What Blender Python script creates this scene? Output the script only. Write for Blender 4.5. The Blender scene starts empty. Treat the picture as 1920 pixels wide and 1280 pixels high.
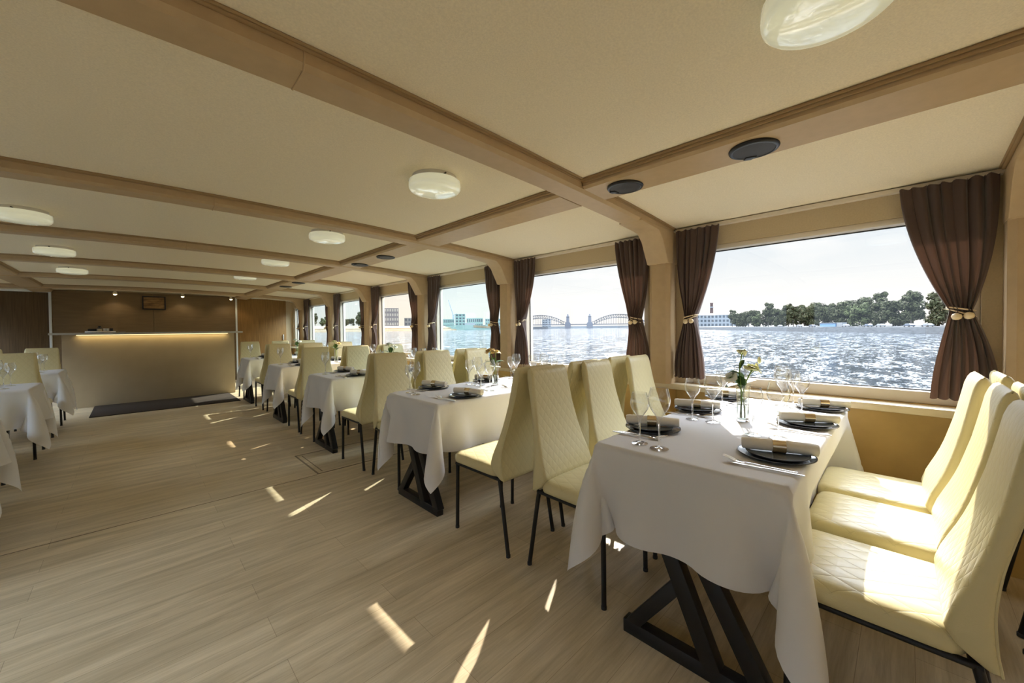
import bpy, math, random
import numpy as np
from mathutils import Vector, Matrix
random.seed(7)
scn = bpy.context.scene
C = scn.collection
R = math.radians
pi = math.pi

# ------------------------------------------------------------------ camera
cam_d = bpy.data.cameras.new('camera'); cam = bpy.data.objects.new('camera', cam_d); C.objects.link(cam)
F_PX = 725.0
cam_d.sensor_width = 36; cam_d.lens = F_PX / 1920 * 36
cam_d.shift_y = -14.0 / 1920
cam_d.clip_start = 0.02; cam_d.clip_end = 8000
CF = Vector((0.7007, 0.7133, -0.0159)).normalized(); CR = Vector((0.7133, -0.7008, -0.0099))
CR = (CR - CF * CR.dot(CF)).normalized(); CU = CR.cross(CF)
m = Matrix.Identity(4)
for i in range(3):
    m[i][0] = CR[i]; m[i][1] = CU[i]; m[i][2] = -CF[i]
m[2][3] = 1.25
cam.matrix_world = m
scn.camera = cam

# ------------------------------------------------------------------ exposure, sky, sun
scn.view_settings.view_transform = 'Standard'; scn.view_settings.look = 'None'
scn.view_settings.exposure = 1.05; scn.view_settings.gamma = 1.0
scn.view_settings.use_curve_mapping = False
scn.cycles.use_denoising = True
scn.cycles.max_bounces = 10; scn.cycles.diffuse_bounces = 6; scn.cycles.transparent_max_bounces = 24
scn.cycles.caustics_reflective = False; scn.cycles.caustics_refractive = False
scn.cycles.sample_clamp_indirect = 6.0
SUN_DIR = Vector((-1.41, -0.575, -1.0)).normalized()      # the way the sunlight travels
SUN_E = 5.6
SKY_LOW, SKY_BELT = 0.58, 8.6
sd = bpy.data.lights.new('sun', 'SUN'); sd.energy = SUN_E; sd.angle = R(0.53); sd.color = (1.0, 0.93, 0.82)
so = bpy.data.objects.new('sun', sd); C.objects.link(so)
so.rotation_euler = SUN_DIR.to_track_quat('-Z', 'Y').to_euler(); so.location = (30, 12, 25)

world = bpy.data.worlds.new('sky'); scn.world = world; world.use_nodes = True
wt = world.node_tree; wt.nodes.clear()
def wn(t, **k):
    n = wt.nodes.new(t)
    for a, b in k.items(): setattr(n, a, b)
    return n
wo = wn('ShaderNodeOutputWorld'); wb = wn('ShaderNodeBackground'); wg = wn('ShaderNodeTexCoord'); ws = wn('ShaderNodeSeparateXYZ')
wt.links.new(wg.outputs['Generated'], ws.inputs[0])
wr = wn('ShaderNodeValToRGB'); cr = wr.color_ramp
cr.elements[0].position = 0.0; cr.elements[0].color = (0.98, 0.94, 0.88, 1)
cr.elements[1].position = 1.0; cr.elements[1].color = (0.72, 0.83, 1.0, 1)
for p, c in ((0.06, (0.95, 0.94, 0.92, 1)), (0.14, (0.80, 0.84, 0.87, 1)), (0.25, (0.66, 0.76, 0.86, 1)), (0.38, (0.80, 0.88, 1.0, 1))):
    e = cr.elements.new(p); e.color = c
wt.links.new(ws.outputs['Z'], wr.inputs[0])
def wmath(op, a, b=None):
    n = wn('ShaderNodeMath'); n.operation = op
    for k, v in enumerate((a, b)):
        if v is None: continue
        if isinstance(v, (int, float)): n.inputs[k].default_value = v
        else: wt.links.new(v, n.inputs[k])
    return n.outputs[0]
def wmap_range(v, a, b, c, d, smooth=True):
    n = wn('ShaderNodeMapRange'); n.interpolation_type = 'SMOOTHSTEP' if smooth else 'LINEAR'
    for k, q in zip(('From Min', 'From Max', 'To Min', 'To Max'), (a, b, c, d)): n.inputs[k].default_value = q
    wt.links.new(v, n.inputs['Value']); return n.outputs[0]
belt = wmath('MULTIPLY', wmap_range(ws.outputs['Z'], 0.28, 0.46, 0, 1), wmap_range(ws.outputs['Z'], 0.70, 0.88, 1, 0.12))  # bright sky band above the window view, added to light the saloon
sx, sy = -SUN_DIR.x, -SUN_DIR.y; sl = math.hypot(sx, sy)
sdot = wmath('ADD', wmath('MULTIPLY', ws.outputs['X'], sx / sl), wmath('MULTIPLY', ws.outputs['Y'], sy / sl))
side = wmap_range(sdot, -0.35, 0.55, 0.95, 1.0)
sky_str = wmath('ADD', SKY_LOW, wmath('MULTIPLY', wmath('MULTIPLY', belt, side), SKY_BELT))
wmap = wn('ShaderNodeMapping'); wmap.inputs['Scale'].default_value = (2.0, 2.0, 9.0)
wnz = wn('ShaderNodeTexNoise'); wnz.inputs['Scale'].default_value = 2.0; wnz.inputs['Detail'].default_value = 5
wt.links.new(wg.outputs['Generated'], wmap.inputs[0]); wt.links.new(wmap.outputs[0], wnz.inputs['Vector'])
wm = wn('ShaderNodeMix', data_type='RGBA'); wt.links.new(wr.outputs[0], wm.inputs[6]); wm.inputs[7].default_value = (1.0, 0.98, 0.96, 1)
wmr = wn('ShaderNodeMapRange'); wmr.inputs['From Min'].default_value = 0.52; wmr.inputs['From Max'].default_value = 0.75
wmr.inputs['To Max'].default_value = 0.7
wt.links.new(wnz.outputs['Fac'], wmr.inputs['Value']); wt.links.new(wmr.outputs[0], wm.inputs[0])
wblue = wn('ShaderNodeMix', data_type='RGBA'); wblue.inputs[7].default_value = (0.62, 0.78, 1.0, 1)
wt.links.new(wmap_range(sdot, 0.1, -0.6, 0, 0.9), wblue.inputs[0]); wt.links.new(wm.outputs[2], wblue.inputs[6])
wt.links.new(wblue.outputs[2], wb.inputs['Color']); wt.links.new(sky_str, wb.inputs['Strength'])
wt.links.new(wb.outputs[0], wo.inputs[0])

# ------------------------------------------------------------------ materials
M = {}
def new_mat(name):
    mt = bpy.data.materials.new(name); mt.use_nodes = True
    nt = mt.node_tree; nt.nodes.clear()
    out = nt.nodes.new('ShaderNodeOutputMaterial')
    M[name] = mt
    return mt, nt, out
def node(nt, t, **k):
    n = nt.nodes.new(t)
    for a, b in k.items(): setattr(n, a, b)
    return n
def math_n(nt, op, a, b=None, clamp=False):
    n = nt.nodes.new('ShaderNodeMath'); n.operation = op; n.use_clamp = clamp
    for i, v in enumerate((a, b)):
        if v is None: continue
        if isinstance(v, (int, float)): n.inputs[i].default_value = v
        else: nt.links.new(v, n.inputs[i])
    return n.outputs[0]
def pbr(name, col, rough=0.5, metal=0.0, noise=0.0, nscale=(20, 20, 20), bump=0.0, bscale=200, spec=0.5, trans=0.0, sheen=0.0, emis=None, estr=0.0, ior=1.45, col2=None, detail=4, coat=0.0):
    mt, nt, out = new_mat(name)
    b = node(nt, 'ShaderNodeBsdfPrincipled'); nt.links.new(b.outputs[0], out.inputs[0])
    b.inputs['Base Color'].default_value = (*col, 1); b.inputs['Roughness'].default_value = rough
    b.inputs['Metallic'].default_value = metal; b.inputs['Specular IOR Level'].default_value = spec
    b.inputs['IOR'].default_value = ior; b.inputs['Transmission Weight'].default_value = trans
    b.inputs['Sheen Weight'].default_value = sheen; b.inputs['Coat Weight'].default_value = coat
    if emis: b.inputs['Emission Color'].default_value = (*emis, 1); b.inputs['Emission Strength'].default_value = estr
    tc = node(nt, 'ShaderNodeTexCoord')
    if noise or col2:
        mp = node(nt, 'ShaderNodeMapping'); mp.inputs['Scale'].default_value = nscale
        nz = node(nt, 'ShaderNodeTexNoise'); nz.inputs['Scale'].default_value = 1.0; nz.inputs['Detail'].default_value = detail
        nt.links.new(tc.outputs['Object'], mp.inputs[0]); nt.links.new(mp.outputs[0], nz.inputs['Vector'])
        mx = node(nt, 'ShaderNodeMix', data_type='RGBA')
        c2 = col2 or tuple(max(0, x * (1 - noise)) for x in col)
        c1 = col if col2 else tuple(min(1, x * (1 + noise)) for x in col)
        mx.inputs[6].default_value = (*c1, 1); mx.inputs[7].default_value = (*c2, 1)
        rm = node(nt, 'ShaderNodeMapRange'); rm.inputs['From Min'].default_value = 0.3; rm.inputs['From Max'].default_value = 0.7
        nt.links.new(nz.outputs['Fac'], rm.inputs['Value']); nt.links.new(rm.outputs[0], mx.inputs[0])
        nt.links.new(mx.outputs[2], b.inputs['Base Color'])
    if bump:
        n2 = node(nt, 'ShaderNodeTexNoise'); n2.inputs['Scale'].default_value = bscale; n2.inputs['Detail'].default_value = 3
        nt.links.new(tc.outputs['Object'], n2.inputs['Vector'])
        bp = node(nt, 'ShaderNodeBump'); bp.inputs['Strength'].default_value = bump; bp.inputs['Distance'].default_value = 0.002
        nt.links.new(n2.outputs['Fac'], bp.inputs['Height']); nt.links.new(bp.outputs[0], b.inputs['Normal'])
    return mt
pbr('ceiling_fabric', (0.86, 0.76, 0.575), 0.9, noise=0.06, nscale=(160, 160, 160), bump=0.5, bscale=350, spec=0.1)
pbr('tan_vinyl', (0.51, 0.37, 0.215), 0.45, noise=0.04, bump=0.25, bscale=500, spec=0.3)
pbr('welt_vinyl', (0.36, 0.24, 0.12), 0.5, spec=0.3)
pbr('wall_fabric', (0.56, 0.45, 0.29), 0.85, noise=0.05, nscale=(120, 120, 120), bump=0.4, bscale=320, spec=0.1)
pbr('ochre_panel', (0.55, 0.37, 0.13), 0.45, noise=0.10, nscale=(5, 5, 5), bump=0.1, bscale=120, spec=0.3)
pbr('frame_white', (0.70, 0.62, 0.50), 0.35, spec=0.4)
pbr('gasket', (0.02, 0.02, 0.02), 0.6)
pbr('sill_stone', (0.76, 0.66, 0.47), 0.35, noise=0.12, nscale=(40, 8, 60), col2=(0.66, 0.55, 0.37))
pbr('aluminium', (0.72, 0.71, 0.68), 0.3, metal=0.7)
pbr('post_white', (0.80, 0.84, 0.86), 0.35)
pbr('brown_panel', (0.20, 0.135, 0.07), 0.5, noise=0.08, nscale=(3, 3, 30), spec=0.3)
pbr('door_wood', (0.30, 0.165, 0.055), 0.45, noise=0.25, nscale=(60, 60, 2.5), spec=0.3)
pbr('dark_door_wood', (0.13, 0.085, 0.045), 0.5, noise=0.25, nscale=(60, 60, 2.5), spec=0.3)
pbr('bar_laminate', (0.42, 0.335, 0.215), 0.35, noise=0.04, nscale=(4, 4, 4), spec=0.4)
pbr('bar_top', (0.45, 0.44, 0.42), 0.3)
pbr('led', (1, 0.9, 0.6), 0.5, emis=(1.0, 0.78, 0.40), estr=0.7)
pbr('spot_bulb', (1, 0.9, 0.6), 0.5, emis=(1.0, 0.74, 0.36), estr=10.0)
pbr('opal_glass', (0.70, 0.71, 0.50), 0.10, spec=0.6, emis=(1.0, 0.97, 0.72), estr=0.16, coat=0.6)
pbr('lamp_base', (0.62, 0.58, 0.52), 0.4)
pbr('screw_dark', (0.05, 0.04, 0.03), 0.5)
pbr('black_metal', (0.012, 0.011, 0.010), 0.42, spec=0.4)
pbr('black_plastic', (0.014, 0.013, 0.012), 0.38)
pbr('speaker_mesh', (0.035, 0.032, 0.03), 0.55, bump=0.6, bscale=900)
pbr('chrome', (0.85, 0.83, 0.80), 0.12, metal=1.0)
pbr('champagne_metal', (0.72, 0.60, 0.42), 0.25, metal=1.0)
pbr('stoneware', (0.15, 0.175, 0.215), 0.18, noise=0.1, nscale=(60, 60, 60), ior=1.9, coat=0.5)
pbr('stoneware_rim', (0.02, 0.018, 0.016), 0.35)
pbr('napkin_linen', (0.86, 0.82, 0.74), 0.9, bump=0.5, bscale=700, spec=0.1, sheen=0.2)
pbr('mat_brown', (0.045, 0.034, 0.026), 0.95, noise=0.3, nscale=(80, 80, 80), spec=0.1)
pbr('picture_print', (0.42, 0.24, 0.09), 0.6, nscale=(5, 5, 26), col2=(0.10, 0.05, 0.02))
pbr('bead_wood', (0.80, 0.64, 0.40), 0.4, noise=0.1, nscale=(40, 40, 160))
pbr('rope', (0.84, 0.70, 0.48), 0.8)
pbr('petal', (0.86, 0.83, 0.55), 0.6, col2=(0.80, 0.82, 0.52), nscale=(60, 60, 60))
pbr('petal_white', (0.92, 0.92, 0.84), 0.6)
pbr('petal_peach', (0.90, 0.72, 0.36), 0.6)
pbr('stem_green', (0.18, 0.28, 0.05), 0.5)
pbr('leaf_green', (0.055, 0.12, 0.035), 0.45, noise=0.25, nscale=(60, 60, 60))
pbr('hatch_trim', (0.20, 0.155, 0.10), 0.5)
pbr('tray_steel', (0.75, 0.75, 0.74), 0.25, metal=0.8)
pbr('white_ceramic', (0.85, 0.84, 0.80), 0.25)
pbr('cream_box', (0.62, 0.52, 0.34), 0.5)
# outside
pbr('granite_bank', (0.075, 0.075, 0.075), 0.9, noise=0.25, nscale=(0.4, 0.4, 2.2))
pbr('sand_bank', (0.17, 0.125, 0.075), 0.9, noise=0.2, nscale=(0.15, 0.15, 1.2))
pbr('road_strip', (0.16, 0.16, 0.15), 0.9)
pbr('tree_foliage', (0.040, 0.041, 0.018), 0.8, noise=0.5, nscale=(0.8, 0.8, 0.8), spec=0.15)
pbr('tree_foliage_light', (0.058, 0.064, 0.026), 0.8, noise=0.5, nscale=(0.8, 0.8, 0.8), spec=0.15)
pbr('bark', (0.05, 0.04, 0.03), 0.9)
pbr('bridge_steel', (0.075, 0.075, 0.08), 0.7)
pbr('bridge_stone', (0.10, 0.10, 0.11), 0.9)
pbr('building_grey', (0.12, 0.118, 0.115), 0.9, noise=0.1, nscale=(0.3, 0.3, 0.3))
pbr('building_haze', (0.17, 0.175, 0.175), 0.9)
pbr('building_dark', (0.075, 0.07, 0.075), 0.6)
pbr('building_green', (0.15, 0.20, 0.17), 0.9)
pbr('window_dark', (0.05, 0.055, 0.06), 0.3)
pbr('window_pale', (0.20, 0.185, 0.16), 0.3)
pbr('chimney_brick', (0.085, 0.055, 0.048), 0.9)
pbr('crane_steel', (0.20, 0.22, 0.22), 0.7)
pbr('car_white', (0.17, 0.17, 0.17), 0.4)
pbr('car_dark', (0.08, 0.09, 0.11), 0.4)
pbr('pavilion_blue', (0.10, 0.17, 0.27), 0.7)

def quilt(name, axes, col, su, sv):
    mt, nt, out = new_mat(name)
    b = node(nt, 'ShaderNodeBsdfPrincipled'); nt.links.new(b.outputs[0], out.inputs[0])
    b.inputs['Roughness'].default_value = 0.38; b.inputs['Specular IOR Level'].default_value = 0.35
    tc = node(nt, 'ShaderNodeTexCoord'); sp = node(nt, 'ShaderNodeSeparateXYZ'); nt.links.new(tc.outputs['Object'], sp.inputs[0])
    u = math_n(nt, 'MULTIPLY', sp.outputs[axes[0]], su); v = math_n(nt, 'MULTIPLY', sp.outputs[axes[1]], sv)
    hs = []
    for op in ('ADD', 'SUBTRACT'):
        a = math_n(nt, op, u, v)
        t = math_n(nt, 'PINGPONG', a, 0.5)            # 0 at a stitch line, 0.5 between
        hs.append(math_n(nt, 'MULTIPLY', t, 2.0))
    mn = math_n(nt, 'MINIMUM', hs[0], hs[1])
    h = math_n(nt, 'POWER', mn, 0.4)
    st = node(nt, 'ShaderNodeMapRange'); st.inputs['From Min'].default_value = 0.0; st.inputs['From Max'].default_value = 0.07
    nt.links.new(mn, st.inputs['Value'])
    mx = node(nt, 'ShaderNodeMix', data_type='RGBA')
    mx.inputs[6].default_value = (*[c * 0.90 for c in col], 1); mx.inputs[7].default_value = (*col, 1)
    nt.links.new(st.outputs[0], mx.inputs[0]); nt.links.new(mx.outputs[2], b.inputs['Base Color'])
    bp = node(nt, 'ShaderNodeBump'); bp.inputs['Strength'].default_value = 0.36; bp.inputs['Distance'].default_value = 0.004
    nz = node(nt, 'ShaderNodeTexNoise'); nz.inputs['Scale'].default_value = 30
    nt.links.new(tc.outputs['Object'], nz.inputs['Vector'])
    hh = math_n(nt, 'ADD', h, math_n(nt, 'MULTIPLY', nz.outputs['Fac'], 0.15))
    nt.links.new(hh, bp.inputs['Height']); nt.links.new(bp.outputs[0], b.inputs['Normal'])
    return mt
CREAM = (0.66, 0.585, 0.34)
quilt('leather_seat', (0, 1), CREAM, 15.0, 8.5)
quilt('leather_back', (0, 2), CREAM, 21.0, 15.0)
pbr('leather_plain', CREAM, 0.4, bump=0.2, bscale=300, spec=0.35)

# tablecloth: white cotton that lets a little light through
mt, nt, out = new_mat('tablecloth')
b = node(nt, 'ShaderNodeBsdfPrincipled'); b.inputs['Base Color'].default_value = (0.86, 0.86, 0.88, 1); b.inputs['Roughness'].default_value = 0.75
b.inputs['Specular IOR Level'].default_value = 0.2
tl = node(nt, 'ShaderNodeBsdfTranslucent'); tl.inputs['Color'].default_value = (0.85, 0.78, 0.66, 1)
mx = node(nt, 'ShaderNodeMixShader'); mx.inputs[0].default_value = 0.22
nt.links.new(b.outputs[0], mx.inputs[1]); nt.links.new(tl.outputs[0], mx.inputs[2]); nt.links.new(mx.outputs[0], out.inputs[0])
tc = node(nt, 'ShaderNodeTexCoord'); nz = node(nt, 'ShaderNodeTexNoise'); nz.inputs['Scale'].default_value = 9; nz.inputs['Detail'].default_value = 4
nt.links.new(tc.outputs['Object'], nz.inputs['Vector'])
bp = node(nt, 'ShaderNodeBump'); bp.inputs['Strength'].default_value = 0.25; bp.inputs['Distance'].default_value = 0.01
nt.links.new(nz.outputs['Fac'], bp.inputs['Height']); nt.links.new(bp.outputs[0], b.inputs['Normal'])

# curtain cloth
mt, nt, out = new_mat('curtain_cloth')
b = node(nt, 'ShaderNodeBsdfPrincipled'); b.inputs['Base Color'].default_value = (0.082, 0.051, 0.041, 1); b.inputs['Roughness'].default_value = 0.7
b.inputs['Specular IOR Level'].default_value = 0.25; b.inputs['Sheen Weight'].default_value = 0.3
tl = node(nt, 'ShaderNodeBsdfTranslucent'); tl.inputs['Color'].default_value = (0.16, 0.075, 0.045, 1)
mx = node(nt, 'ShaderNodeMixShader'); mx.inputs[0].default_value = 0.08
nt.links.new(b.outputs[0], mx.inputs[1]); nt.links.new(tl.outputs[0], mx.inputs[2]); nt.links.new(mx.outputs[0], out.inputs[0])

def thin_glass(name, tint, ior=1.45, rough=0.0, gain=1.0, ex=4.5, edge=0.0):
    mt, nt, out = new_mat(name)
    t = node(nt, 'ShaderNodeBsdfTransparent'); t.inputs[0].default_value = (*tint, 1); TR = t
    g = node(nt, 'ShaderNodeBsdfGlossy'); g.inputs['Roughness'].default_value = rough; g.inputs['Color'].default_value = (1, 1, 1, 1)
    lw = node(nt, 'ShaderNodeLayerWeight'); lw.inputs['Blend'].default_value = 0.5
    r0 = ((ior - 1) / (ior + 1)) ** 2 * 2 * gain
    fm = math_n(nt, 'ADD', math_n(nt, 'MULTIPLY', math_n(nt, 'POWER', lw.outputs['Facing'], ex), 1 - r0), r0, clamp=True)
    mx = node(nt, 'ShaderNodeMixShader'); nt.links.new(fm, mx.inputs[0])
    nt.links.new(t.outputs[0], mx.inputs[1]); nt.links.new(g.outputs[0], mx.inputs[2]); nt.links.new(mx.outputs[0], out.inputs[0])
    if edge:
        em = node(nt, 'ShaderNodeMix', data_type='RGBA'); em.inputs[6].default_value = (*tint, 1); em.inputs[7].default_value = (edge, edge, edge, 1)
        nt.links.new(math_n(nt, 'POWER', lw.outputs['Facing'], 3.0), em.inputs[0]); nt.links.new(em.outputs[2], TR.inputs[0])
thin_glass('pane_clear', (0.97, 0.97, 0.96))
thin_glass('pane_warm', (1.0, 0.93, 0.82))
thin_glass('pane_teal', (0.85, 0.95, 0.94))
thin_glass('bowl_glass', (0.93, 0.93, 0.92), 1.5, 0.0, 1.4, 2.4, 0.40)
thin_glass('foot_glass', (0.95, 0.95, 0.94), 1.5, 0.0, 1.2, 2.4, 0.86)
thin_glass('vase_glass', (0.90, 0.93, 0.91), 1.5, 0.0, 1.3, 2.2, 0.5)
pbr('stem_glass', (1, 1, 1), 0.0, trans=1.0, ior=1.46)
pbr('vase_water', (0.9, 0.95, 0.92), 0.0, trans=1.0, ior=1.33)

# floor: vinyl planks laid across the boat
mt, nt, out = new_mat('floor_planks')
b = node(nt, 'ShaderNodeBsdfPrincipled'); nt.links.new(b.outputs[0], out.inputs[0])
b.inputs['Roughness'].default_value = 0.36; b.inputs['Specular IOR Level'].default_value = 0.45
tc = node(nt, 'ShaderNodeTexCoord')
mp = node(nt, 'ShaderNodeMapping'); mp.inputs['Location'].default_value = (0.37, 0.03, 0)
nt.links.new(tc.outputs['Object'], mp.inputs[0])
br = node(nt, 'ShaderNodeTexBrick'); br.offset = 0.37; br.offset_frequency = 2
br.inputs['Scale'].default_value = 1.0; br.inputs['Brick Width'].default_value = 1.22; br.inputs['Row Height'].default_value = 0.152
br.inputs['Mortar Size'].default_value = 0.0009; br.inputs['Mortar Smooth'].default_value = 0.0; br.inputs['Bias'].default_value = 0.0
br.inputs['Color1'].default_value = (0.60, 0.505, 0.355, 1); br.inputs['Color2'].default_value = (0.53, 0.445, 0.31, 1); br.inputs['Mortar'].default_value = (0.33, 0.26, 0.17, 1)
nt.links.new(mp.outputs[0], br.inputs['Vector'])
def grain(scale, sc, det, c_from, c_to):
    g = node(nt, 'ShaderNodeMapping'); g.inputs['Scale'].default_value = scale; nt.links.new(tc.outputs['Object'], g.inputs[0])
    n = node(nt, 'ShaderNodeTexNoise'); n.inputs['Scale'].default_value = sc; n.inputs['Detail'].default_value = det; n.inputs['Roughness'].default_value = 0.62
    n.inputs['Distortion'].default_value = 0.6
    nt.links.new(g.outputs[0], n.inputs['Vector'])
    r = node(nt, 'ShaderNodeMapRange'); r.inputs['From Min'].default_value = c_from; r.inputs['From Max'].default_value = c_to
    nt.links.new(n.outputs['Fac'], r.inputs['Value'])
    return r.outputs[0]
g1 = grain((1.0, 9.0, 1.0), 1.6, 7, 0.36, 0.66)
g2 = grain((2.5, 55.0, 1.0), 2.0, 5, 0.40, 0.72)
m1 = node(nt, 'ShaderNodeMix', data_type='RGBA', blend_type='MULTIPLY'); m1.inputs[0].default_value = 1.0
cr1 = node(nt, 'ShaderNodeMix', data_type='RGBA'); cr1.inputs[6].default_value = (1.12, 1.10, 1.06, 1); cr1.inputs[7].default_value = (0.76, 0.72, 0.65, 1)
nt.links.new(g1, cr1.inputs[0]); nt.links.new(br.outputs[0], m1.inputs[6]); nt.links.new(cr1.outputs[2], m1.inputs[7])
m2 = node(nt, 'ShaderNodeMix', data_type='RGBA', blend_type='MULTIPLY'); m2.inputs[0].default_value = 1.0
cr2 = node(nt, 'ShaderNodeMix', data_type='RGBA'); cr2.inputs[6].default_value = (1.04, 1.04, 1.04, 1); cr2.inputs[7].default_value = (0.88, 0.86, 0.82, 1)
nt.links.new(g2, cr2.inputs[0]); nt.links.new(m1.outputs[2], m2.inputs[6]); nt.links.new(cr2.outputs[2], m2.inputs[7])
nt.links.new(m2.outputs[2], b.inputs['Base Color'])
bp = node(nt, 'ShaderNodeBump'); bp.inputs['Strength'].default_value = 0.15; bp.inputs['Distance'].default_value = 0.001; bp.invert = True
nt.links.new(g2, bp.inputs['Height']); nt.links.new(bp.outputs[0], b.inputs['Normal'])

# river
mt, nt, out = new_mat('river_water')
b = node(nt, 'ShaderNodeBsdfPrincipled'); nt.links.new(b.outputs[0], out.inputs[0])
b.inputs['Base Color'].default_value = (0.010, 0.018, 0.026, 1); b.inputs['Roughness'].default_value = 0.09; b.inputs['IOR'].default_value = 1.33; b.inputs['Specular Tint'].default_value = (0.21, 0.25, 0.30, 1)
tc = node(nt, 'ShaderNodeTexCoord')
acc = None
for sc, amp, rot in (((0.20, 0.55, 1), 0.75, -38), ((0.8, 2.2, 1), 0.95, -30), ((3.0, 6.5, 1), 0.95, -48)):
    g = node(nt, 'ShaderNodeMapping'); g.inputs['Scale'].default_value = sc; g.inputs['Rotation'].default_value = (0, 0, R(rot))
    nt.links.new(tc.outputs['Object'], g.inputs[0])
    n = node(nt, 'ShaderNodeTexNoise'); n.inputs['Scale'].default_value = 1.0; n.inputs['Detail'].default_value = 2
    nt.links.new(g.outputs[0], n.inputs['Vector'])
    v = node(nt, 'ShaderNodeVectorMath'); v.operation = 'SUBTRACT'; v.inputs[1].default_value = (0.5, 0.5, 0.5); nt.links.new(n.outputs['Color'], v.inputs[0])
    k = node(nt, 'ShaderNodeVectorMath'); k.operation = 'MULTIPLY'; k.inputs[1].default_value = (amp, amp, 0); nt.links.new(v.outputs[0], k.inputs[0])
    if acc is None: acc = k.outputs[0]
    else:
        a = node(nt, 'ShaderNodeVectorMath'); a.operation = 'ADD'; nt.links.new(acc, a.inputs[0]); nt.links.new(k.outputs[0], a.inputs[1]); acc = a.outputs[0]
a = node(nt, 'ShaderNodeVectorMath'); a.operation = 'ADD'; a.inputs[1].default_value = (0, 0, 1); nt.links.new(acc, a.inputs[0])
nn = node(nt, 'ShaderNodeVectorMath'); nn.operation = 'NORMALIZE'; nt.links.new(a.outputs[0], nn.inputs[0])
nt.links.new(nn.outputs[0], b.inputs['Normal'])

# ------------------------------------------------------------------ object helpers
def tag(o, label=None, cat=None, group=None, kind=None):
    if label: o['label'] = label
    if cat: o['category'] = cat
    if group: o['group'] = group
    if kind: o['kind'] = kind
    return o
def thing(name, label, cat, loc=(0, 0, 0), rz=0.0, group=None, kind=None):
    o = bpy.data.objects.new(name, None); C.objects.link(o); o.empty_display_size = 0.05
    o.location = loc; o.rotation_euler = (0, 0, rz)
    return tag(o, label, cat, group, kind)
def copy_tree(o, parent=None):
    c = o.copy(); C.objects.link(c)
    if parent: c.parent = parent
    for ch in list(o.children): copy_tree(ch, c)
    return c
def place(proto, first, loc, rz, label, group=None):
    """The first call moves the built thing itself; later calls copy it and its parts."""
    o = proto if first else copy_tree(proto)
    o.location = loc; o.rotation_euler = (0, 0, rz); o['label'] = label
    if group: o['group'] = group
    return o

class MB:
    def __init__(s): s.v = []; s.f = []; s.m = []; s.mi = 0
    def add(s, vs, fs):
        k = len(s.v); s.v += [tuple(p) for p in vs]
        for f in fs: s.f.append(tuple(k + i for i in f)); s.m.append(s.mi)
        return s
    def box(s, x0, x1, y0, y1, z0, z1):
        return s.add([(x0, y0, z0), (x1, y0, z0), (x1, y1, z0), (x0, y1, z0), (x0, y0, z1), (x1, y0, z1), (x1, y1, z1), (x0, y1, z1)],
                     [(0, 3, 2, 1), (4, 5, 6, 7), (0, 1, 5, 4), (1, 2, 6, 5), (2, 3, 7, 6), (3, 0, 4, 7)])
    def loft(s, rings, cap0=True, cap1=True, closed=True):
        n = len(rings[0]); vs = [p for r in rings for p in r]; fs = []
        for i in range(len(rings) - 1):
            for j in range(n if closed else n - 1):
                a = i * n + j; b2 = i * n + (j + 1) % n
                fs.append((a, b2, b2 + n, a + n))
        if cap0: fs.append(tuple(range(n - 1, -1, -1)))
        if cap1: fs.append(tuple((len(rings) - 1) * n + j for j in range(n)))
        return s.add(vs, fs)
    def lathe(s, prof, seg=24, cx=0, cy=0, cap0=False, cap1=False):
        rings = [[(cx + r * math.cos(2 * pi * j / seg), cy + r * math.sin(2 * pi * j / seg), z) for j in range(seg)] for r, z in prof]
        return s.loft(rings, cap0, cap1)
    def tube(s, pts, r, seg=8, cap=True):
        pts = [Vector(p) for p in pts]; rings = []; ref = None
        for i, p in enumerate(pts):
            d = (pts[min(i + 1, len(pts) - 1)] - pts[max(i - 1, 0)]).normalized()
            if ref is None: ref = Vector((0, 0, 1)) if abs(d.z) < 0.9 else Vector((1, 0, 0))
            a = d.cross(ref).normalized(); b2 = d.cross(a).normalized(); ref = -b2 if False else ref
            rr = r[i] if isinstance(r, (list, tuple)) else r
            rings.append([tuple(p + a * rr * math.cos(2 * pi * j / seg) + b2 * rr * math.sin(2 * pi * j / seg)) for j in range(seg)])
        return s.loft(rings, cap, cap)
    def prism(s, poly, axis, a0, a1):
        """poly: 2-D outline in the other two axes, swept from a0 to a1 along axis"""
        def P(p, a): return {'x': (a, p[0], p[1]), 'y': (p[0], a, p[1]), 'z': (p[0], p[1], a)}[axis]
        n = len(poly)
        return s.add([P(p, a0) for p in poly] + [P(p, a1) for p in poly],
                     [tuple(range(n)), tuple(range(2 * n - 1, n - 1, -1))] + [(i, i + n, (i + 1) % n + n, (i + 1) % n) for i in range(n)])
    def mesh(s, name, mats, smooth=False, bevel=0.0, bseg=2, ang=35):
        me = bpy.data.meshes.new(name); me.from_pydata(s.v, [], s.f)
        for mm in (mats if isinstance(mats, (list, tuple)) else [mats]): me.materials.append(M[mm])
        me.polygons.foreach_set('material_index', s.m)
        import bmesh
        bm = bmesh.new(); bm.from_mesh(me)
        bmesh.ops.recalc_face_normals(bm, faces=bm.faces)
        if bevel:
            es = [e for e in bm.edges if len(e.link_faces) == 2 and e.calc_face_angle(0) > R(ang)]
            bmesh.ops.bevel(bm, geom=es, offset=bevel, segments=bseg, affect='EDGES', profile=0.5, clamp_overlap=True)
        bm.to_mesh(me); bm.free()
        if smooth or bevel:
            me.polygons.foreach_set('use_smooth', [True] * len(me.polygons))
            me.set_sharp_from_angle(angle=R(42 if not smooth else 60))
        return me
    def build(s, name, mats, parent=None, **k):
        o = bpy.data.objects.new(name, s.mesh(name, mats, **k)); C.objects.link(o)
        if parent: o.parent = parent
        return o
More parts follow.
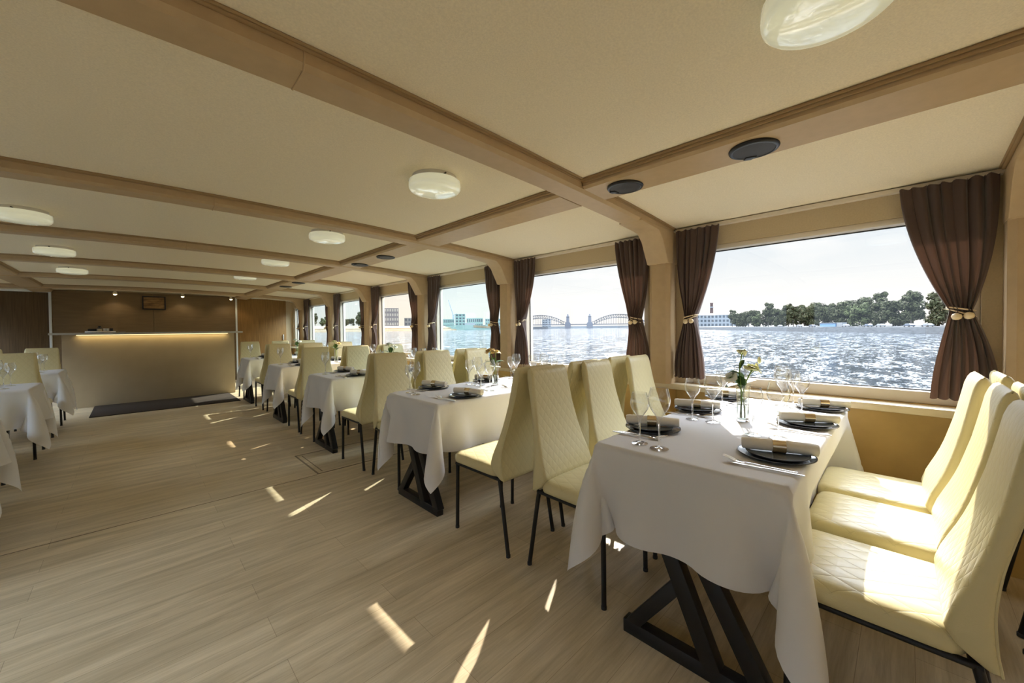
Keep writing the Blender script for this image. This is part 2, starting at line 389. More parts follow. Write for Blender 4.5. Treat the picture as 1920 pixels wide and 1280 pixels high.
def link_mesh(name, me, parent=None):
    o = bpy.data.objects.new(name, me); C.objects.link(o)
    if parent: o.parent = parent
    return o
ORD = ['first', 'second', 'third', 'fourth', 'fifth', 'sixth', 'seventh', 'eighth']

# ------------------------------------------------------------------ setting: the saloon of the boat
XC = 0.38                                   # centre line of the boat
XW = 3.20                                   # inner face of the window wall
XL = 2 * XC - XW                            # the opposite wall
Y0, Y1 = -3.4, 12.0
CW = 0.172                                  # width of columns and ceiling beams
COLS = [-0.522, 1.324, 3.166, 4.991, 6.871, 8.716, 10.73]     # near faces
COLS_BACK = [-2.37]
def ceil_z(x): return 2.135 - 0.0127 * (x - XC) ** 2

fl = MB(); fl.add([(XL - .2, Y0, 0), (XW + .2, Y0, 0), (XW + .2, Y1 + .1, 0), (XL - .2, Y1 + .1, 0), (XL - .2, Y0, -.1), (XW + .2, Y0, -.1), (XW + .2, Y1 + .1, -.1), (XL - .2, Y1 + .1, -.1)],
                  [(0, 1, 2, 3), (7, 6, 5, 4), (0, 4, 5, 1), (1, 5, 6, 2), (2, 6, 7, 3), (3, 7, 4, 0)])
tag(fl.build('floor', 'floor_planks'), 'pale wood-look plank floor', 'floor', kind='structure')
ce = MB(); n = 40
xs = [XL - .25 + (XW - XL + .5) * i / n for i in range(n + 1)]
ce.loft([[(x, y, ceil_z(x)) for x in xs] + [(x, y, 2.45) for x in reversed(xs)] for y in (Y0 - .1, Y1 + .12)])
tag(ce.build('ceiling', 'ceiling_fabric', smooth=False), 'curved beige fabric ceiling', 'ceiling', kind='structure')

WZ0, WZ1, XG = 0.862, 1.835, 3.285            # glazed opening
wins = []
allc = COLS_BACK + COLS
bays = [(allc[i] + CW, allc[i + 1]) for i in range(len(allc) - 1)] + [(COLS[-1] + CW, Y1 - .02), (Y0 + .05, COLS_BACK[0])]
def side_wall(name, flip, label):
    w = MB()
    X = (lambda x: 2 * XC - x) if flip else (lambda x: x)
    def bx(x0, x1, *r): w.box(min(X(x0), X(x1)), max(X(x0), X(x1)), *r)
    w.mi = 0
    bx(XW, 3.34, Y0, Y1 + .1, WZ1 + .035, 2.10)           # fabric above the glass
    y = Y0
    for a, b in sorted(bays):
        bx(XW, 3.34, y, a + .07, WZ0 - .07, WZ1 + .035); y = b - .07
    bx(XW, 3.34, y, Y1 + .1, WZ0 - .07, WZ1 + .035)
    w.mi = 1
    bx(XW, 3.34, Y0, Y1 + .1, 0, WZ0 - .07)
    return tag(w.build(name, ['wall_fabric', 'ochre_panel']), label, 'wall', kind='structure')
side_wall('wall_right', False, 'window wall with beige fabric above and ochre panel below')
side_wall('wall_left', True, 'opposite window wall of beige fabric and ochre panel')
def window(idx, a, b, flip, tint):
    X = (lambda x: 2 * XC - x) if flip else (lambda x: x)
    root = thing('window_%d' % idx, 'saloon window in a cream frame', 'window', kind='structure')
    ya, yb = a + .07, b - .07
    f = MB()
    def bx(mb, x0, x1, *r): mb.box(min(X(x0), X(x1)), max(X(x0), X(x1)), *r)
    fw = .052
    bx(f, 3.225, 3.335, ya, ya + fw, WZ0 - .07, WZ1 + .035); bx(f, 3.225, 3.335, yb - fw, yb, WZ0 - .07, WZ1 + .035)
    bx(f, 3.225, 3.335, ya + fw, yb - fw, WZ0 - .07, WZ0); bx(f, 3.205, 3.335, ya + fw, yb - fw, WZ1, WZ1 + .035)
    f.build('window_frame', 'frame_white', root, bevel=.006)
    g = MB(); t = .006
    bx(g, 3.278, 3.29, ya + fw, ya + fw + t, WZ0, WZ1); bx(g, 3.278, 3.29, yb - fw - t, yb - fw, WZ0, WZ1)
    bx(g, 3.278, 3.29, ya + fw, yb - fw, WZ0, WZ0 + t); bx(g, 3.278, 3.29, ya + fw, yb - fw, WZ1 - t, WZ1)
    g.build('gasket', 'gasket', root)
    p = MB(); p.add([(X(XG), ya + fw, WZ0), (X(XG), yb - fw, WZ0), (X(XG), yb - fw, WZ1), (X(XG), ya + fw, WZ1)], [(0, 1, 2, 3)])
    p.build('pane', tint, root)
    r = MB(); bx(r, 3.15, 3.199, a, b, 2.008, 2.030)
    r.build('curtain_rail', 'frame_white', root)
    return root
tints = {0: 'pane_warm', 1: 'pane_clear', 2: 'pane_warm', 3: 'pane_teal', 4: 'pane_warm', 5: 'pane_teal', 6: 'pane_teal', 7: 'pane_teal', 8: 'pane_clear'}
tints = ['pane_clear', 'pane_clear', 'pane_clear', 'pane_teal', 'pane_warm', 'pane_teal', 'pane_teal', 'pane_teal', 'pane_clear']
for i, (a, b_) in enumerate(bays):
    window(i + 1, a, b_, False, tints[i])
    window(i + 21, a, b_, True, 'pane_clear')

# continuous window ledge and upper panel trim
for nm, fx in (('trim_1', lambda x: x), ('trim_2', lambda x: 2 * XC - x)):
    s = MB(); s.box(min(fx(3.09), fx(3.224)), max(fx(3.09), fx(3.224)), Y0, Y1 - .02, .745, .788)
    tag(s.build(nm, 'sill_stone', bevel=.005), 'pale stone window ledge', 'ledge', kind='structure')

# columns with brackets and the ceiling beams across the boat
for i, y in enumerate(allc):
    bm_ = thing('ceiling_beam', 'tan vinyl beam across the ceiling over the %s column' % ORD[min(i, 7)], 'beam', kind='structure')
    mb = MB(); prof = []
    nseg = 36
    for k in range(nseg + 1):
        x = XL + (XW - XL) * k / nseg
        ztop = ceil_z(x) + .02
        zb = ceil_z(x) - .062
        prof.append((x, zb, ztop))
    c_ = .022
    mb.loft([[(x, y, zt), (x, y, zb + c_ * .6), (x, y + c_, zb), (x, y + CW - c_, zb), (x, y + CW, zb + c_ * .6), (x, y + CW, zt)] for x, zb, zt in prof])
    mb.build('beam_casing', 'tan_vinyl', bm_)
    wl = MB()
    for yy in (y - .006, y + CW + .006):
        wl.tube([(x, yy, ceil_z(x) - .006) for x, _, _ in prof], .009, 6)
        wl.tube([(x, yy + (-.012 if yy < y else .012), ceil_z(x) - .003) for x, _, _ in prof], .006, 6)
    wl.build('welt', 'welt_vinyl', bm_, smooth=True)
    sm = MB()
    for xs_ in (XC + .02,):
        zb = ceil_z(xs_) - .062
        sm.tube([(xs_, y - .001, zb + .06), (xs_, y - .001, zb + .014), (xs_ + .004, y + c_, zb - .001), (xs_ + .006, y + CW - c_, zb - .001)], .0035, 6)
    sm.build('seam', 'tan_vinyl', bm_, smooth=True)
    for s, flip in ((1, False), (-1, True)):
        X = (lambda x: 2 * XC - x) if flip else (lambda x: x)
        co = thing('column', 'tan padded column between the windows under a ceiling beam', 'column', kind='structure')
        c = .028
        mb = MB()
        mb.loft([[(X(XW + .03), y, z), (X(3.06 + c), y, z), (X(3.06), y + c, z), (X(3.06), y + CW - c, z), (X(3.06 + c), y + CW, z), (X(XW + .03), y + CW, z)] for z in (.788, 1.77)])
        mb.build('column_casing', 'tan_vinyl', co)
        br_ = MB()
        outl = [(2.60, ceil_z(2.6) - .05), (2.60, ceil_z(2.6) - .063), (2.80, ceil_z(2.8) - .067), (2.88, 1.985), (2.95, 1.925), (3.045, 1.755), (XW + .03, 1.755), (XW + .03, 2.02)]
        br_.loft([[(X(x), yy, z) for x, z in outl] for yy in (y - .004, y + CW + .004)])
        br_.build('bracket', 'tan_vinyl', co, bevel=.012)
        lo = MB(); lo.box(min(X(3.07), X(XW + .02)), max(X(3.07), X(XW + .02)), y + .004, y + CW - .004, 0, .746)
        lo.build('column_foot', 'ochre_panel', co)
# beams running along the boat
for s, flip in ((1, False), (-1, True)):
    X = (lambda x: 2 * XC - x) if flip else (lambda x: x)
    seg = sorted(allc) + [Y1]
    ys = [Y0] + sorted(allc)
    for k in range(len(ys)):
        a = ys[k] + (CW if k else 0); b2 = (sorted(allc) + [Y1])[k]
        o = thing('ceiling_beam', 'tan vinyl beam along the ceiling', 'beam', kind='structure')
        mb = MB()
        mb.loft([[(X(1.885), yy, 2.12), (X(1.885), yy, 2.068), (X(1.90), yy, 2.054), (X(2.125), yy, 2.044), (X(2.14), yy, 2.055), (X(2.14), yy, 2.12)] for yy in (a + .004, b2 - .004)])
        mb.build('beam_casing', 'tan_vinyl', o)
        w2 = MB(); w2.tube([(X(1.878), a + .01, 2.092), (X(1.878), b2 - .01, 2.092)], .010, 6); w2.tube([(X(1.866), a + .01, 2.100), (X(1.866), b2 - .01, 2.100)], .007, 6)
        w2.build('welt', 'welt_vinyl', o, smooth=True)

# end walls
wb_ = MB(); wb_.box(XL - .1, XW + .1, Y0 - .1, Y0, 0, 2.2)
tag(wb_.build('wall_front', 'wall_fabric'), 'plain beige end wall behind the viewer', 'wall', kind='structure')
wk = MB(); wk.box(XL - .1, XW + .1, Y1, Y1 + .1, 0, 2.2)
tag(wk.build('wall_back', 'wall_fabric'), 'end wall behind the bar', 'wall', kind='structure')
pn = thing('wall_panel', 'brown panelled wall behind the bar counter', 'wall', kind='structure')
for x0, x1 in ((-1.135, .352), (.358, 1.88)):
    q = MB(); q.box(x0, x1, Y1 - .06, Y1 - .001, 0, 2.1); q.build('panel_sheet', 'brown_panel', pn, bevel=.002)
def trim(idx, x0, x1, y0, y1, z0, z1, mt_='post_white', lab='pale metal trim strip on the end wall'):
    q = MB(); q.box(x0, x1, y0, y1, z0, z1)
    return tag(q.build('trim_%d' % idx, mt_, bevel=.004), lab, 'trim', kind='structure')
trim(3, -1.172, -1.136, Y1 - .09, Y1 - .0, 0, 2.105)
trim(4, 1.881, 1.917, Y1 - .09, Y1 - .0, 0, 2.105)
trim(5, -2.43, -1.173, Y1 - .08, Y1, 2.045, 2.09)
trim(6, 1.918, 3.05, Y1 - .08, Y1, 2.075, 2.11)
def door(idx, x0, x1, mt_, z1, hx, lab):
    d = thing('door_%d' % idx, lab, 'door', kind='structure')
    q = MB(); q.box(x0, x1, Y1 - .05, Y1 - .001, 0.01, z1); q.build('door_leaf', mt_, d, bevel=.003)
    h = MB(); h.box(hx - .012, hx + .012, Y1 - .075, Y1 - .05, .98, 1.13); h.build('door_handle', 'aluminium', d, bevel=.004)
door(1, 1.918, 3.03, 'door_wood', 2.074, 2.95, 'warm brown wooden door to one side of the bar')
door(2, -2.40, -1.173, 'dark_door_wood', 2.044, -2.3, 'dark brown wooden door to one side of the bar')

# ------------------------------------------------------------------ chairs
def rrect(hx, y0, y1, z, r, n=4):
    """rounded rectangle ring in the XY plane at height z"""
    pts = []
    for cx, cy, a0 in ((hx - r, y1 - r, 0), (-hx + r, y1 - r, 90), (-hx + r, y0 + r, 180), (hx - r, y0 + r, 270)):
        for k in range(n + 1):
            a = R(a0 + 90 * k / n); pts.append((cx + r * math.cos(a), cy + r * math.sin(a), z))
    return pts
def interp(tab, z):
    for (a, va), (b2, vb) in zip(tab, tab[1:]):
        if z <= b2:
            t = (z - a) / (b2 - a); t = max(0, min(1, t))
            return va + (vb - va) * t
    return tab[-1][1]
def smooth_tab(tab, z):
    w = .03
    return (interp(tab, z - w) + 2 * interp(tab, z) + interp(tab, z + w)) / 4
HW = [(.39, .200), (.44, .208), (.49, .211), (.55, .206), (.62, .193), (.70, .179), (.82, .163), (.95, .156), (1.05, .153)]
YF = [(.39, -.130), (.47, -.110), (.53, -.122), (.60, -.150), (.68, -.178), (.82, -.210), (.95, -.233), (1.05, -.250)]
YB = [(.39, -.214), (.45, -.203), (.55, -.198), (.65, -.210), (.82, -.250), (.95, -.278), (1.05, -.298)]
def make_chair():
    t = thing('dining_chair', '', 'chair')
    s = MB()
    def seat_ring(k, z, r): return rrect(.204 - k, -.150 + k * .4, .262 - k, z, r)
    s.loft([seat_ring(.018, .412, .04), seat_ring(.004, .418, .05), seat_ring(0, .432, .055), seat_ring(.002, .458, .055), seat_ring(.012, .470, .05), seat_ring(.03, .476, .045), seat_ring(.08, .480, .03), seat_ring(.15, .482, .02)])
    so_ = s.build('seat', ['leather_seat', 'leather_plain'], t, smooth=True)
    for pl in so_.data.polygons:
        if pl.normal.z < .5: pl.material_index = 1
    b2 = MB(); rings = []
    zs = [.392, .395, .405, .42, .44, .47, .50, .54, .58, .62, .66, .70, .76, .82, .88, .94, .985, 1.012, 1.027, 1.034]
    for z in zs:
        hw, yf, yb = smooth_tab(HW, z), smooth_tab(YF, z), smooth_tab(YB, z)
        k = 0
        if z > .98: u = (z - .98) / .054; k = .024 * (1 - math.sqrt(max(0, 1 - u * u)))
        if z < .405: k = .010 * (1 - (z - .392) / .013)
        ring = rrect(hw - k * .6, yb + k, yf - k, z, max(.004, min(.022, (yf - yb) / 2 - k - .002)), 4)
        # the back wraps round the sitter a little and its lower edge is cut to a shallow point at each side
        rings.append([(x, y + .30 * x * x, zz + max(0, (.50 - z) / .108) * .060 * (y - yb) / (yf - yb)) for x, y, zz in ring])
    b2.loft(rings)
    bo = b2.build('backrest', ['leather_back', 'leather_plain'], t, smooth=True)
    for pl in bo.data.polygons:
        if abs(pl.normal.x) > .75 or abs(pl.normal.z) > .8: pl.material_index = 1
    p = MB()
    for sx in (-1, 1):
        pts = []
        for z in [.402 + .0242 * q for q in range(25)]:
            hw, yb = smooth_tab(HW, z), smooth_tab(YB, z)
            x = sx * (hw - .013); pts.append((x, yb + .30 * x * x + .001, z))
        p.tube(pts, .0032, 6)
    p.build('piping', 'leather_plain', t, smooth=True)
    fr = MB()
    for sx in (-1, 1):
        fr.tube([(sx * .186, .235, .405), (sx * .186, -.17, .405)], .010, 8)
    fr.tube([(-.186, .225, .405), (.186, .225, .405)], .010, 8); fr.tube([(-.186, -.155, .405), (.186, -.155, .405)], .010, 8)
    fr.build('seat_frame', 'black_metal', t, smooth=True)
    for sx in (-1, 1):
        l = MB(); l.tube([(sx * .186, .222, .40), (sx * .191, .226, .012)], .0112, 12); l.build('leg', 'black_metal', t, smooth=True)
        l = MB(); l.tube([(sx * .186, -.160, .408), (sx * .187, -.168, .37), (sx * .191, -.228, .012)], .0112, 12); l.build('leg', 'black_metal', t, smooth=True)
    for sx in (-1, 1):
        for y in (.226, -.229):
            q = MB(); q.lathe([(.0125, 0), (.0125, .014), (.011, .016)], 12, sx * .191, y, True, True); q.build('foot_cap', 'black_plastic', t, smooth=True)
    return t
chair_proto = make_chair(); chair_used = [0]
def put_chair(x, y, rz, label, group='quilted cream chairs'):
    o = place(chair_proto, chair_used[0] == 0, (x, y, 0), rz, label, group); chair_used[0] += 1
    return o

# ------------------------------------------------------------------ tables and cloths
TX0, TX1 = 1.395, 2.99
TABLES = [0.585, 2.47, 4.34, 6.14, 8.10]           # centres along the boat, window row
LTABLES = [7.57, 5.66, 3.84]                        # opposite row, counted from the bar
TW, TL, TZ = .70, TX1 - TX0, .755
def trestle_bar(mb, p, q, x, w, d):
    (y0, z0), (y1, z1) = p, q
    dy, dz = y1 - y0, z1 - z0; L = math.hypot(dy, dz); ny, nz = -dz / L * w / 2, dy / L * w / 2
    mb.prism([(y0 + ny, z0 + nz), (y0 - ny, z0 - nz), (y1 - ny, z1 - nz), (y1 + ny, z1 + nz)], 'x', x - d / 2, x + d / 2)
def rrect2(hx, hy, r): return rrect(hx, -hy, hy, 0, r, 5)
def make_table():
    t = thing('trestle_table', '', 'table')
    top = MB(); top.loft([[(x, y, z) for x, y, _ in rrect2(TL / 2 - .012, TW / 2 - .012, .07)] for z in (.715, .742)]); top.build('tabletop', 'door_wood', t, bevel=.003)
    for x in (-TL / 2 + .05, TL / 2 - .20):
        f = MB(); d = .05
        f.box(x - d / 2, x + d / 2, -.30, .225, 0, .055)
        trestle_bar(f, (.20, .03), (-.012, .31), x, .05, d * .98)
        trestle_bar(f, (-.12, .03), (.165, .70), x, .062, d)
        trestle_bar(f, (-.285, .03), (.075, .70), x, .062, d)
        trestle_bar(f, (.20, .70), (-.29, .70), x, .044, d)
        f.build('trestle', 'black_metal', t, bevel=.004)
    return t
def simulate_cloth(seed, push, dx, dy, rot):
    """drape of a square-cut cloth over the table top (positions relative to the table centre)"""
    rng = np.random.RandomState(seed)
    ov = .335; hx, hy = TL / 2, TW / 2
    def axis(h):
        a = [0, .010, .020, .032]; out_ = list(np.linspace(h + .032, h + ov, 12)[1:]); inn = list(np.linspace(0, h - .032, int(round(h / .0285)) + 1))
        half = inn[1:] + [h - .020, h - .010, h, h + .010, h + .020, h + .032] + out_
        return np.array([-v for v in reversed(half)] + [0.0] + half)
    gx, gy = axis(hx), axis(hy); nx, ny = len(gx), len(gy)
    X, Y = np.meshgrid(gx, gy, indexing='ij')
    P = np.zeros((nx, ny, 3)); c, s = math.cos(rot), math.sin(rot)
    P[..., 0] = X * c - Y * s + dx; P[..., 1] = X * s + Y * c + dy; P[..., 2] = TZ
    ex = np.maximum(np.abs(P[..., 0]) - hx, 0); ey = np.maximum(np.abs(P[..., 1]) - hy, 0)
    P[..., 2] -= .35 * np.hypot(ex, ey)
    P += rng.normal(0, .0012, P.shape)
    prev = P.copy(); fixed = (np.abs(P[..., 0]) < hx - .02) & (np.abs(P[..., 1]) < hy - .02)
    base = P.copy(); base[..., 2] = TZ
    S = slice
    W = (~fixed).astype(float)[..., None]
    def solve(A, B, L, k):
        d = P[B] - P[A]; ln = np.linalg.norm(d, axis=-1, keepdims=True) + 1e-9
        wa, wb2 = W[A], W[B]; ws_ = wa + wb2 + 1e-9
        corr = d * ((ln - L) / ln) * k
        P[A] += corr * wa / ws_; P[B] -= corr * wb2 / ws_
    al = S(None)
    idx = []
    for par in (0, 1):
        idx.append(((S(par, nx - 1, 2), al), (S(par + 1, nx, 2), al), np.diff(gx)[par::2][:, None, None], 1.0))
        idx.append(((al, S(par, ny - 1, 2)), (al, S(par + 1, ny, 2)), np.diff(gy)[par::2][None, :, None], 1.0))
    for pi_ in (0, 1):
        for dj in (1, -1):
            a = S(0, ny - 1) if dj == 1 else S(1, ny); b2 = S(1, ny) if dj == 1 else S(0, ny - 1)
            idx.append(((S(pi_, nx - 1, 2), a), (S(pi_ + 1, nx, 2), b2), np.hypot(np.diff(gx)[pi_::2][:, None], np.diff(gy)[None, :])[..., None], .35))
    for st, kk in ((2, .25), (4, .12)):
        for ph in range(2 * st):
            r0 = [i for i in range(nx - st) if (i // st) % 2 == (ph // st) and i % st == ph % st]
            if r0: idx.append(((np.array(r0), al), (np.array(r0) + st, al), (gx[np.array(r0) + st] - gx[r0])[:, None, None], kk))
            r1 = [j for j in range(ny - st) if (j // st) % 2 == (ph // st) and j % st == ph % st]
            if r1: idx.append(((al, np.array(r1)), (al, np.array(r1) + st), (gy[np.array(r1) + st] - gy[r1])[None, :, None], kk))
    r = .008
    for it in range(330):
        vel = (P - prev) * .975; prev = P.copy()
        P += vel * W; P[..., 2] -= (9.8 * .009 ** 2) * W[..., 0]
        for _ in range(5):
            for A, B, L, k in idx: solve(A, B, L, k)
            # table top: rounded slab
            qx = np.abs(P[..., 0]) - (hx - r); qy = np.abs(P[..., 1]) - (hy - r); qz = np.abs(P[..., 2] - (TZ - .06)) - (.06 - r)
            mxq = np.stack([qx, qy, qz], -1); pos = np.maximum(mxq, 0); dd = np.linalg.norm(pos, axis=-1) + np.minimum(mxq.max(-1), 0) - r
            ins = (dd < 0) & ~fixed
            if ins.any():
                sg = np.sign(P - np.array([0, 0, TZ - .06])); g = pos * sg; ln = np.linalg.norm(g, axis=-1, keepdims=True)
                alt = np.zeros_like(g); am = mxq.argmax(-1); np.put_along_axis(alt, am[..., None], np.take_along_axis(sg, am[..., None], -1), -1)
                nrm = np.where(ln > 1e-6, g / (ln + 1e-9), alt)
                P[ins] -= (nrm * dd[..., None])[ins]
            if push:
                low = (P[..., 2] < .50) & (P[..., 0] < .70); ease = np.maximum(0, -.35 - P[..., 0]) * .40
                P[..., 1] = np.where(low & ~fixed, np.clip(P[..., 1], -push[0] - ease, push[1] + ease), P[..., 1])
            lim = XW - .03 - (TX0 + TX1) / 2                    # the wall below the ledge
            P[..., 0] = np.minimum(P[..., 0], lim)
            P[fixed] = base[fixed]
    P[..., 2] = np.maximum(P[..., 2], .05)
    mb = MB(); mb.v = [tuple(p) for p in (P + np.array([0, 0, .003])).reshape(-1, 3)]
    mb.f = [(i * ny + j, (i + 1) * ny + j, (i + 1) * ny + j + 1, i * ny + j + 1) for i in range(nx - 1) for j in range(ny - 1)]; mb.m = [0] * len(mb.f)
    me = bpy.data.meshes.new('tablecloth'); me.from_pydata(mb.v, [], mb.f); me.materials.append(M['tablecloth'])
    me.polygons.foreach_set('use_smooth', [True] * len(me.polygons))
    return me
cloth_a = simulate_cloth(3, (.285, .300), -.005, .0, .006)
cloth_b = simulate_cloth(11, (9, .228), .005, .012, -.012)

# ------------------------------------------------------------------ things on the tables
def make_glass(rb, h, rfoot):
    t = thing('wine_glass', '', 'wine glass')
    zb = h * .46
    b2 = MB()
    ctl = [(.0045, -.012), (.0055, -.002), (.0095, .010), (.0185, .026), (.0300, .042), (.0385, .058), (.0425, .075), (.0430, .088), (.0405, .104), (.0365, .119), (.0335, .132)]
    kr, kz = rb / .043, (h - zb) / .132; prof = []
    for q in range(len(ctl) - 1):
        p0, p1, p2, p3 = ctl[max(q - 1, 0)], ctl[q], ctl[q + 1], ctl[min(q + 2, len(ctl) - 1)]
        for t_ in (0, .33, .67):
            f = lambda d: .5 * (2 * p1[d] + (p2[d] - p0[d]) * t_ + (2 * p0[d] - 5 * p1[d] + 4 * p2[d] - p3[d]) * t_ ** 2 + (3 * p1[d] - p0[d] - 3 * p2[d] + p3[d]) * t_ ** 3)
            prof.append((f(0) * kr if q > 1 else f(0), zb + f(1) * kz))
    prof.append((ctl[-1][0] * kr, h))
    b2.lathe(prof, 28); b2.build('bowl', 'bowl_glass', t, smooth=True)
    st = MB(); st.lathe([(.0048, .006), (.0034, .02), (.0031, zb * .6), (.0036, zb - .02), (.0046, zb - .012)], 14, cap0=True, cap1=True); st.build('stem', 'stem_glass', t, smooth=True)
    ft = MB(); ft.lathe([(rfoot, .0008), (rfoot, .0022), (rfoot * .6, .0034), (.008, .0055), (.0048, .0075)], 28, cap0=True, cap1=True); ft.build('foot', 'foot_glass', t, smooth=True)
    return t
glass_big = make_glass(.043, .245, .036); glass_small = make_glass(.038, .215, .033); gu = {}
def make_plate(name, r, z0):
    t = thing(name, '', 'plate')
    b2 = MB(); b2.lathe([(r * .60, 0), (r * .68, .002), (r * .9, .0055), (r * .985, .0095), (r * .985, .0110), (r * .95, .0090), (r * .84, .0066), (r * .60, .0060), (.001, .0058)], 48, cap0=True)
    b2.build('plate_body', 'stoneware', t, smooth=True)
    q = MB(); q.lathe([(r * .982, .0090), (r, .0102), (r * .997, .0126), (r * .98, .0124), (r * .974, .0108)], 48); q.build('rim', 'stoneware_rim', t, smooth=True)
    return t
plate_big = make_plate('dinner_plate', .125, 0); plate_small = make_plate('side_plate', .102, 0)
def make_napkin():
    t = thing('rolled_napkin', '', 'napkin')
    b2 = MB(); rings = []; rr = random.Random(4)
    for k in range(17):
        x = -.118 + .236 * k / 16; ring = []
        for j in range(20):
            a = 2 * pi * j / 20
            rad = .0235 + .0018 * math.sin(3 * a + k * .3) + .0010 * rr.uniform(-1, 1)
            if abs(x) < .024: rad = .0222
            if k in (0, 16): rad -= .002
            ring.append((x, rad * math.cos(a), .0235 + rad * .92 * math.sin(a)))
        rings.append(ring)
    b2.loft(rings)
    # rolled layers seen at each end
    for sx in (-1, 1):
        sp = []
        for k in range(46):
            a = k * .38; rad = .003 + .0187 * k / 46
            sp.append((sx * .1192, rad * math.cos(a), .0235 + rad * .92 * math.sin(a)))
        b2.tube(sp, .0016, 5)
    b2.build('roll', 'napkin_linen', t, smooth=True)
    q = MB(); ang = [2 * pi * j / 32 for j in range(32)]
    q.loft([[(x, r0 * math.cos(a), .0235 + r0 * .94 * math.sin(a)) for a in ang] for x, r0 in ((-.021, .0246), (-.021, .0256), (.021, .0256), (.021, .0246))], False, False)
    q.build('napkin_ring', 'champagne_metal', t, smooth=True)
    return t
napkin = make_napkin()
def make_fork():
    t = thing('fork', '', 'fork')
    h = MB(); h.loft([[(w, y, z - .0012), (w, y, z + .0012), (-w, y, z + .0012), (-w, y, z - .0012)] for y, w, z in ((-.105, .0035, .003), (-.09, .0042, .003), (-.02, .0030, .004), (.03, .0026, .006), (.048, .0040, .005))])
    h.build('handle', 'chrome', t, bevel=.0008)
    b2 = MB(); b2.loft([[(w, y, z - .001), (w, y, z + .001), (-w, y, z + .001), (-w, y, z - .001)] for y, w, z in ((.046, .0042, .005), (.055, .0105, .0040), (.066, .0132, .0042), (.074, .0132, .0065))])
    b2.build('fork_head', 'chrome', t, bevel=.0006)
    for x in (-.0112, -.0038, .0038, .0112):
        q = MB(); q.tube([(x, .072, .0060), (x, .092, .0125), (x * .95, .116, .0185)], [.0019, .0017, .0011], 6); q.build('tine', 'chrome', t, smooth=True)
    return t
def make_knife():
    t = thing('table_knife', '', 'knife')
    h = MB(); h.loft([[(w, y, .0045 - tt), (w, y, .0045 + tt), (-w, y, .0045 + tt), (-w, y, .0045 - tt)] for y, w, tt in ((-.112, .0042, .0022), (-.09, .0050, .0026), (-.01, .0036, .0022), (.005, .0036, .0018))])
    h.build('handle', 'chrome', t, bevel=.0012)
    b2 = MB(); b2.loft([[(.0050 * k, y, .0040), (.0050 * k, y, .0052), (-.0062 * k, y, .0050), (-.0062 * k, y, .0044)] for y, k in ((.003, .7), (.02, 1.0), (.08, 1.0), (.105, .6), (.113, .15))])
    b2.build('blade', 'chrome', t, smooth=False)
    return t
fork = make_fork(); knife = make_knife()
def put(proto, key, loc, rz, label, group):
    o = place(proto, key not in gu, loc, rz, label, group); gu[key] = 1
    return o
ZT = TZ + .0045
rj = random.Random(21)
def setting(px, py, side, where, items=True, full=True):
    """side +1: the sitter is on the bar side of the table and faces the near end"""
    a = rj.uniform(-.05, .05)
    put(plate_big, 'pb', (px, py, ZT), a, 'large dark plate at the ' + where, 'large dark plates')
    put(plate_small, 'ps', (px - .006, py + .006 * side, ZT + .0066), a + .3, 'small dark plate at the ' + where, 'small dark plates')
    put(napkin, 'nk', (px + .012, py + .008 * side, ZT + .0130), R(112) + rj.uniform(-.08, .08), 'white rolled napkin at the ' + where, 'rolled napkins')
    if full:
        fx = px - .165
        put(fork, 'fk', (fx + (.0 if side < 0 else .02), py + .012 * -side, ZT), rj.uniform(-.05, .05) + .06 + (0 if side < 0 else pi), 'silver fork at the ' + where, 'forks')
        put(knife, 'kn', (fx - .024 + (.0 if side < 0 else .02), py - .004, ZT), rj.uniform(-.04, .04) + .10 + (0 if side < 0 else pi), 'silver knife at the ' + where, 'knives')
SIDES = {1: 'bar-side', -1: 'near-side'}; SEATS = ['aisle seat', 'middle seat', 'window seat']
t_proto = make_table(); tn = 0
def put_table(cx, cy, rz, label, clabel, cme, cscale=(1, 1, 1)):
    global tn
    o = place(t_proto, tn == 0, (cx, cy, 0), rz, label, 'trestle tables'); tn += 1
    c = link_mesh('tablecloth', cme); c.location = (cx, cy, 0); c.scale = cscale
    tag(c, clabel, 'tablecloth', 'white tablecloths')
CX = (TX0 + TX1) / 2
CHX_FAR = {0: [1.665, 2.18, 2.70]}; CHX_NEAR = {0: [1.655, 2.125, 2.56]}
FARY = {0: .80, 1: .74, 2: .75, 3: .74, 4: .76}; NEARY = {0: .78, 1: .955, 2: .98, 3: .95, 4: 1.05}
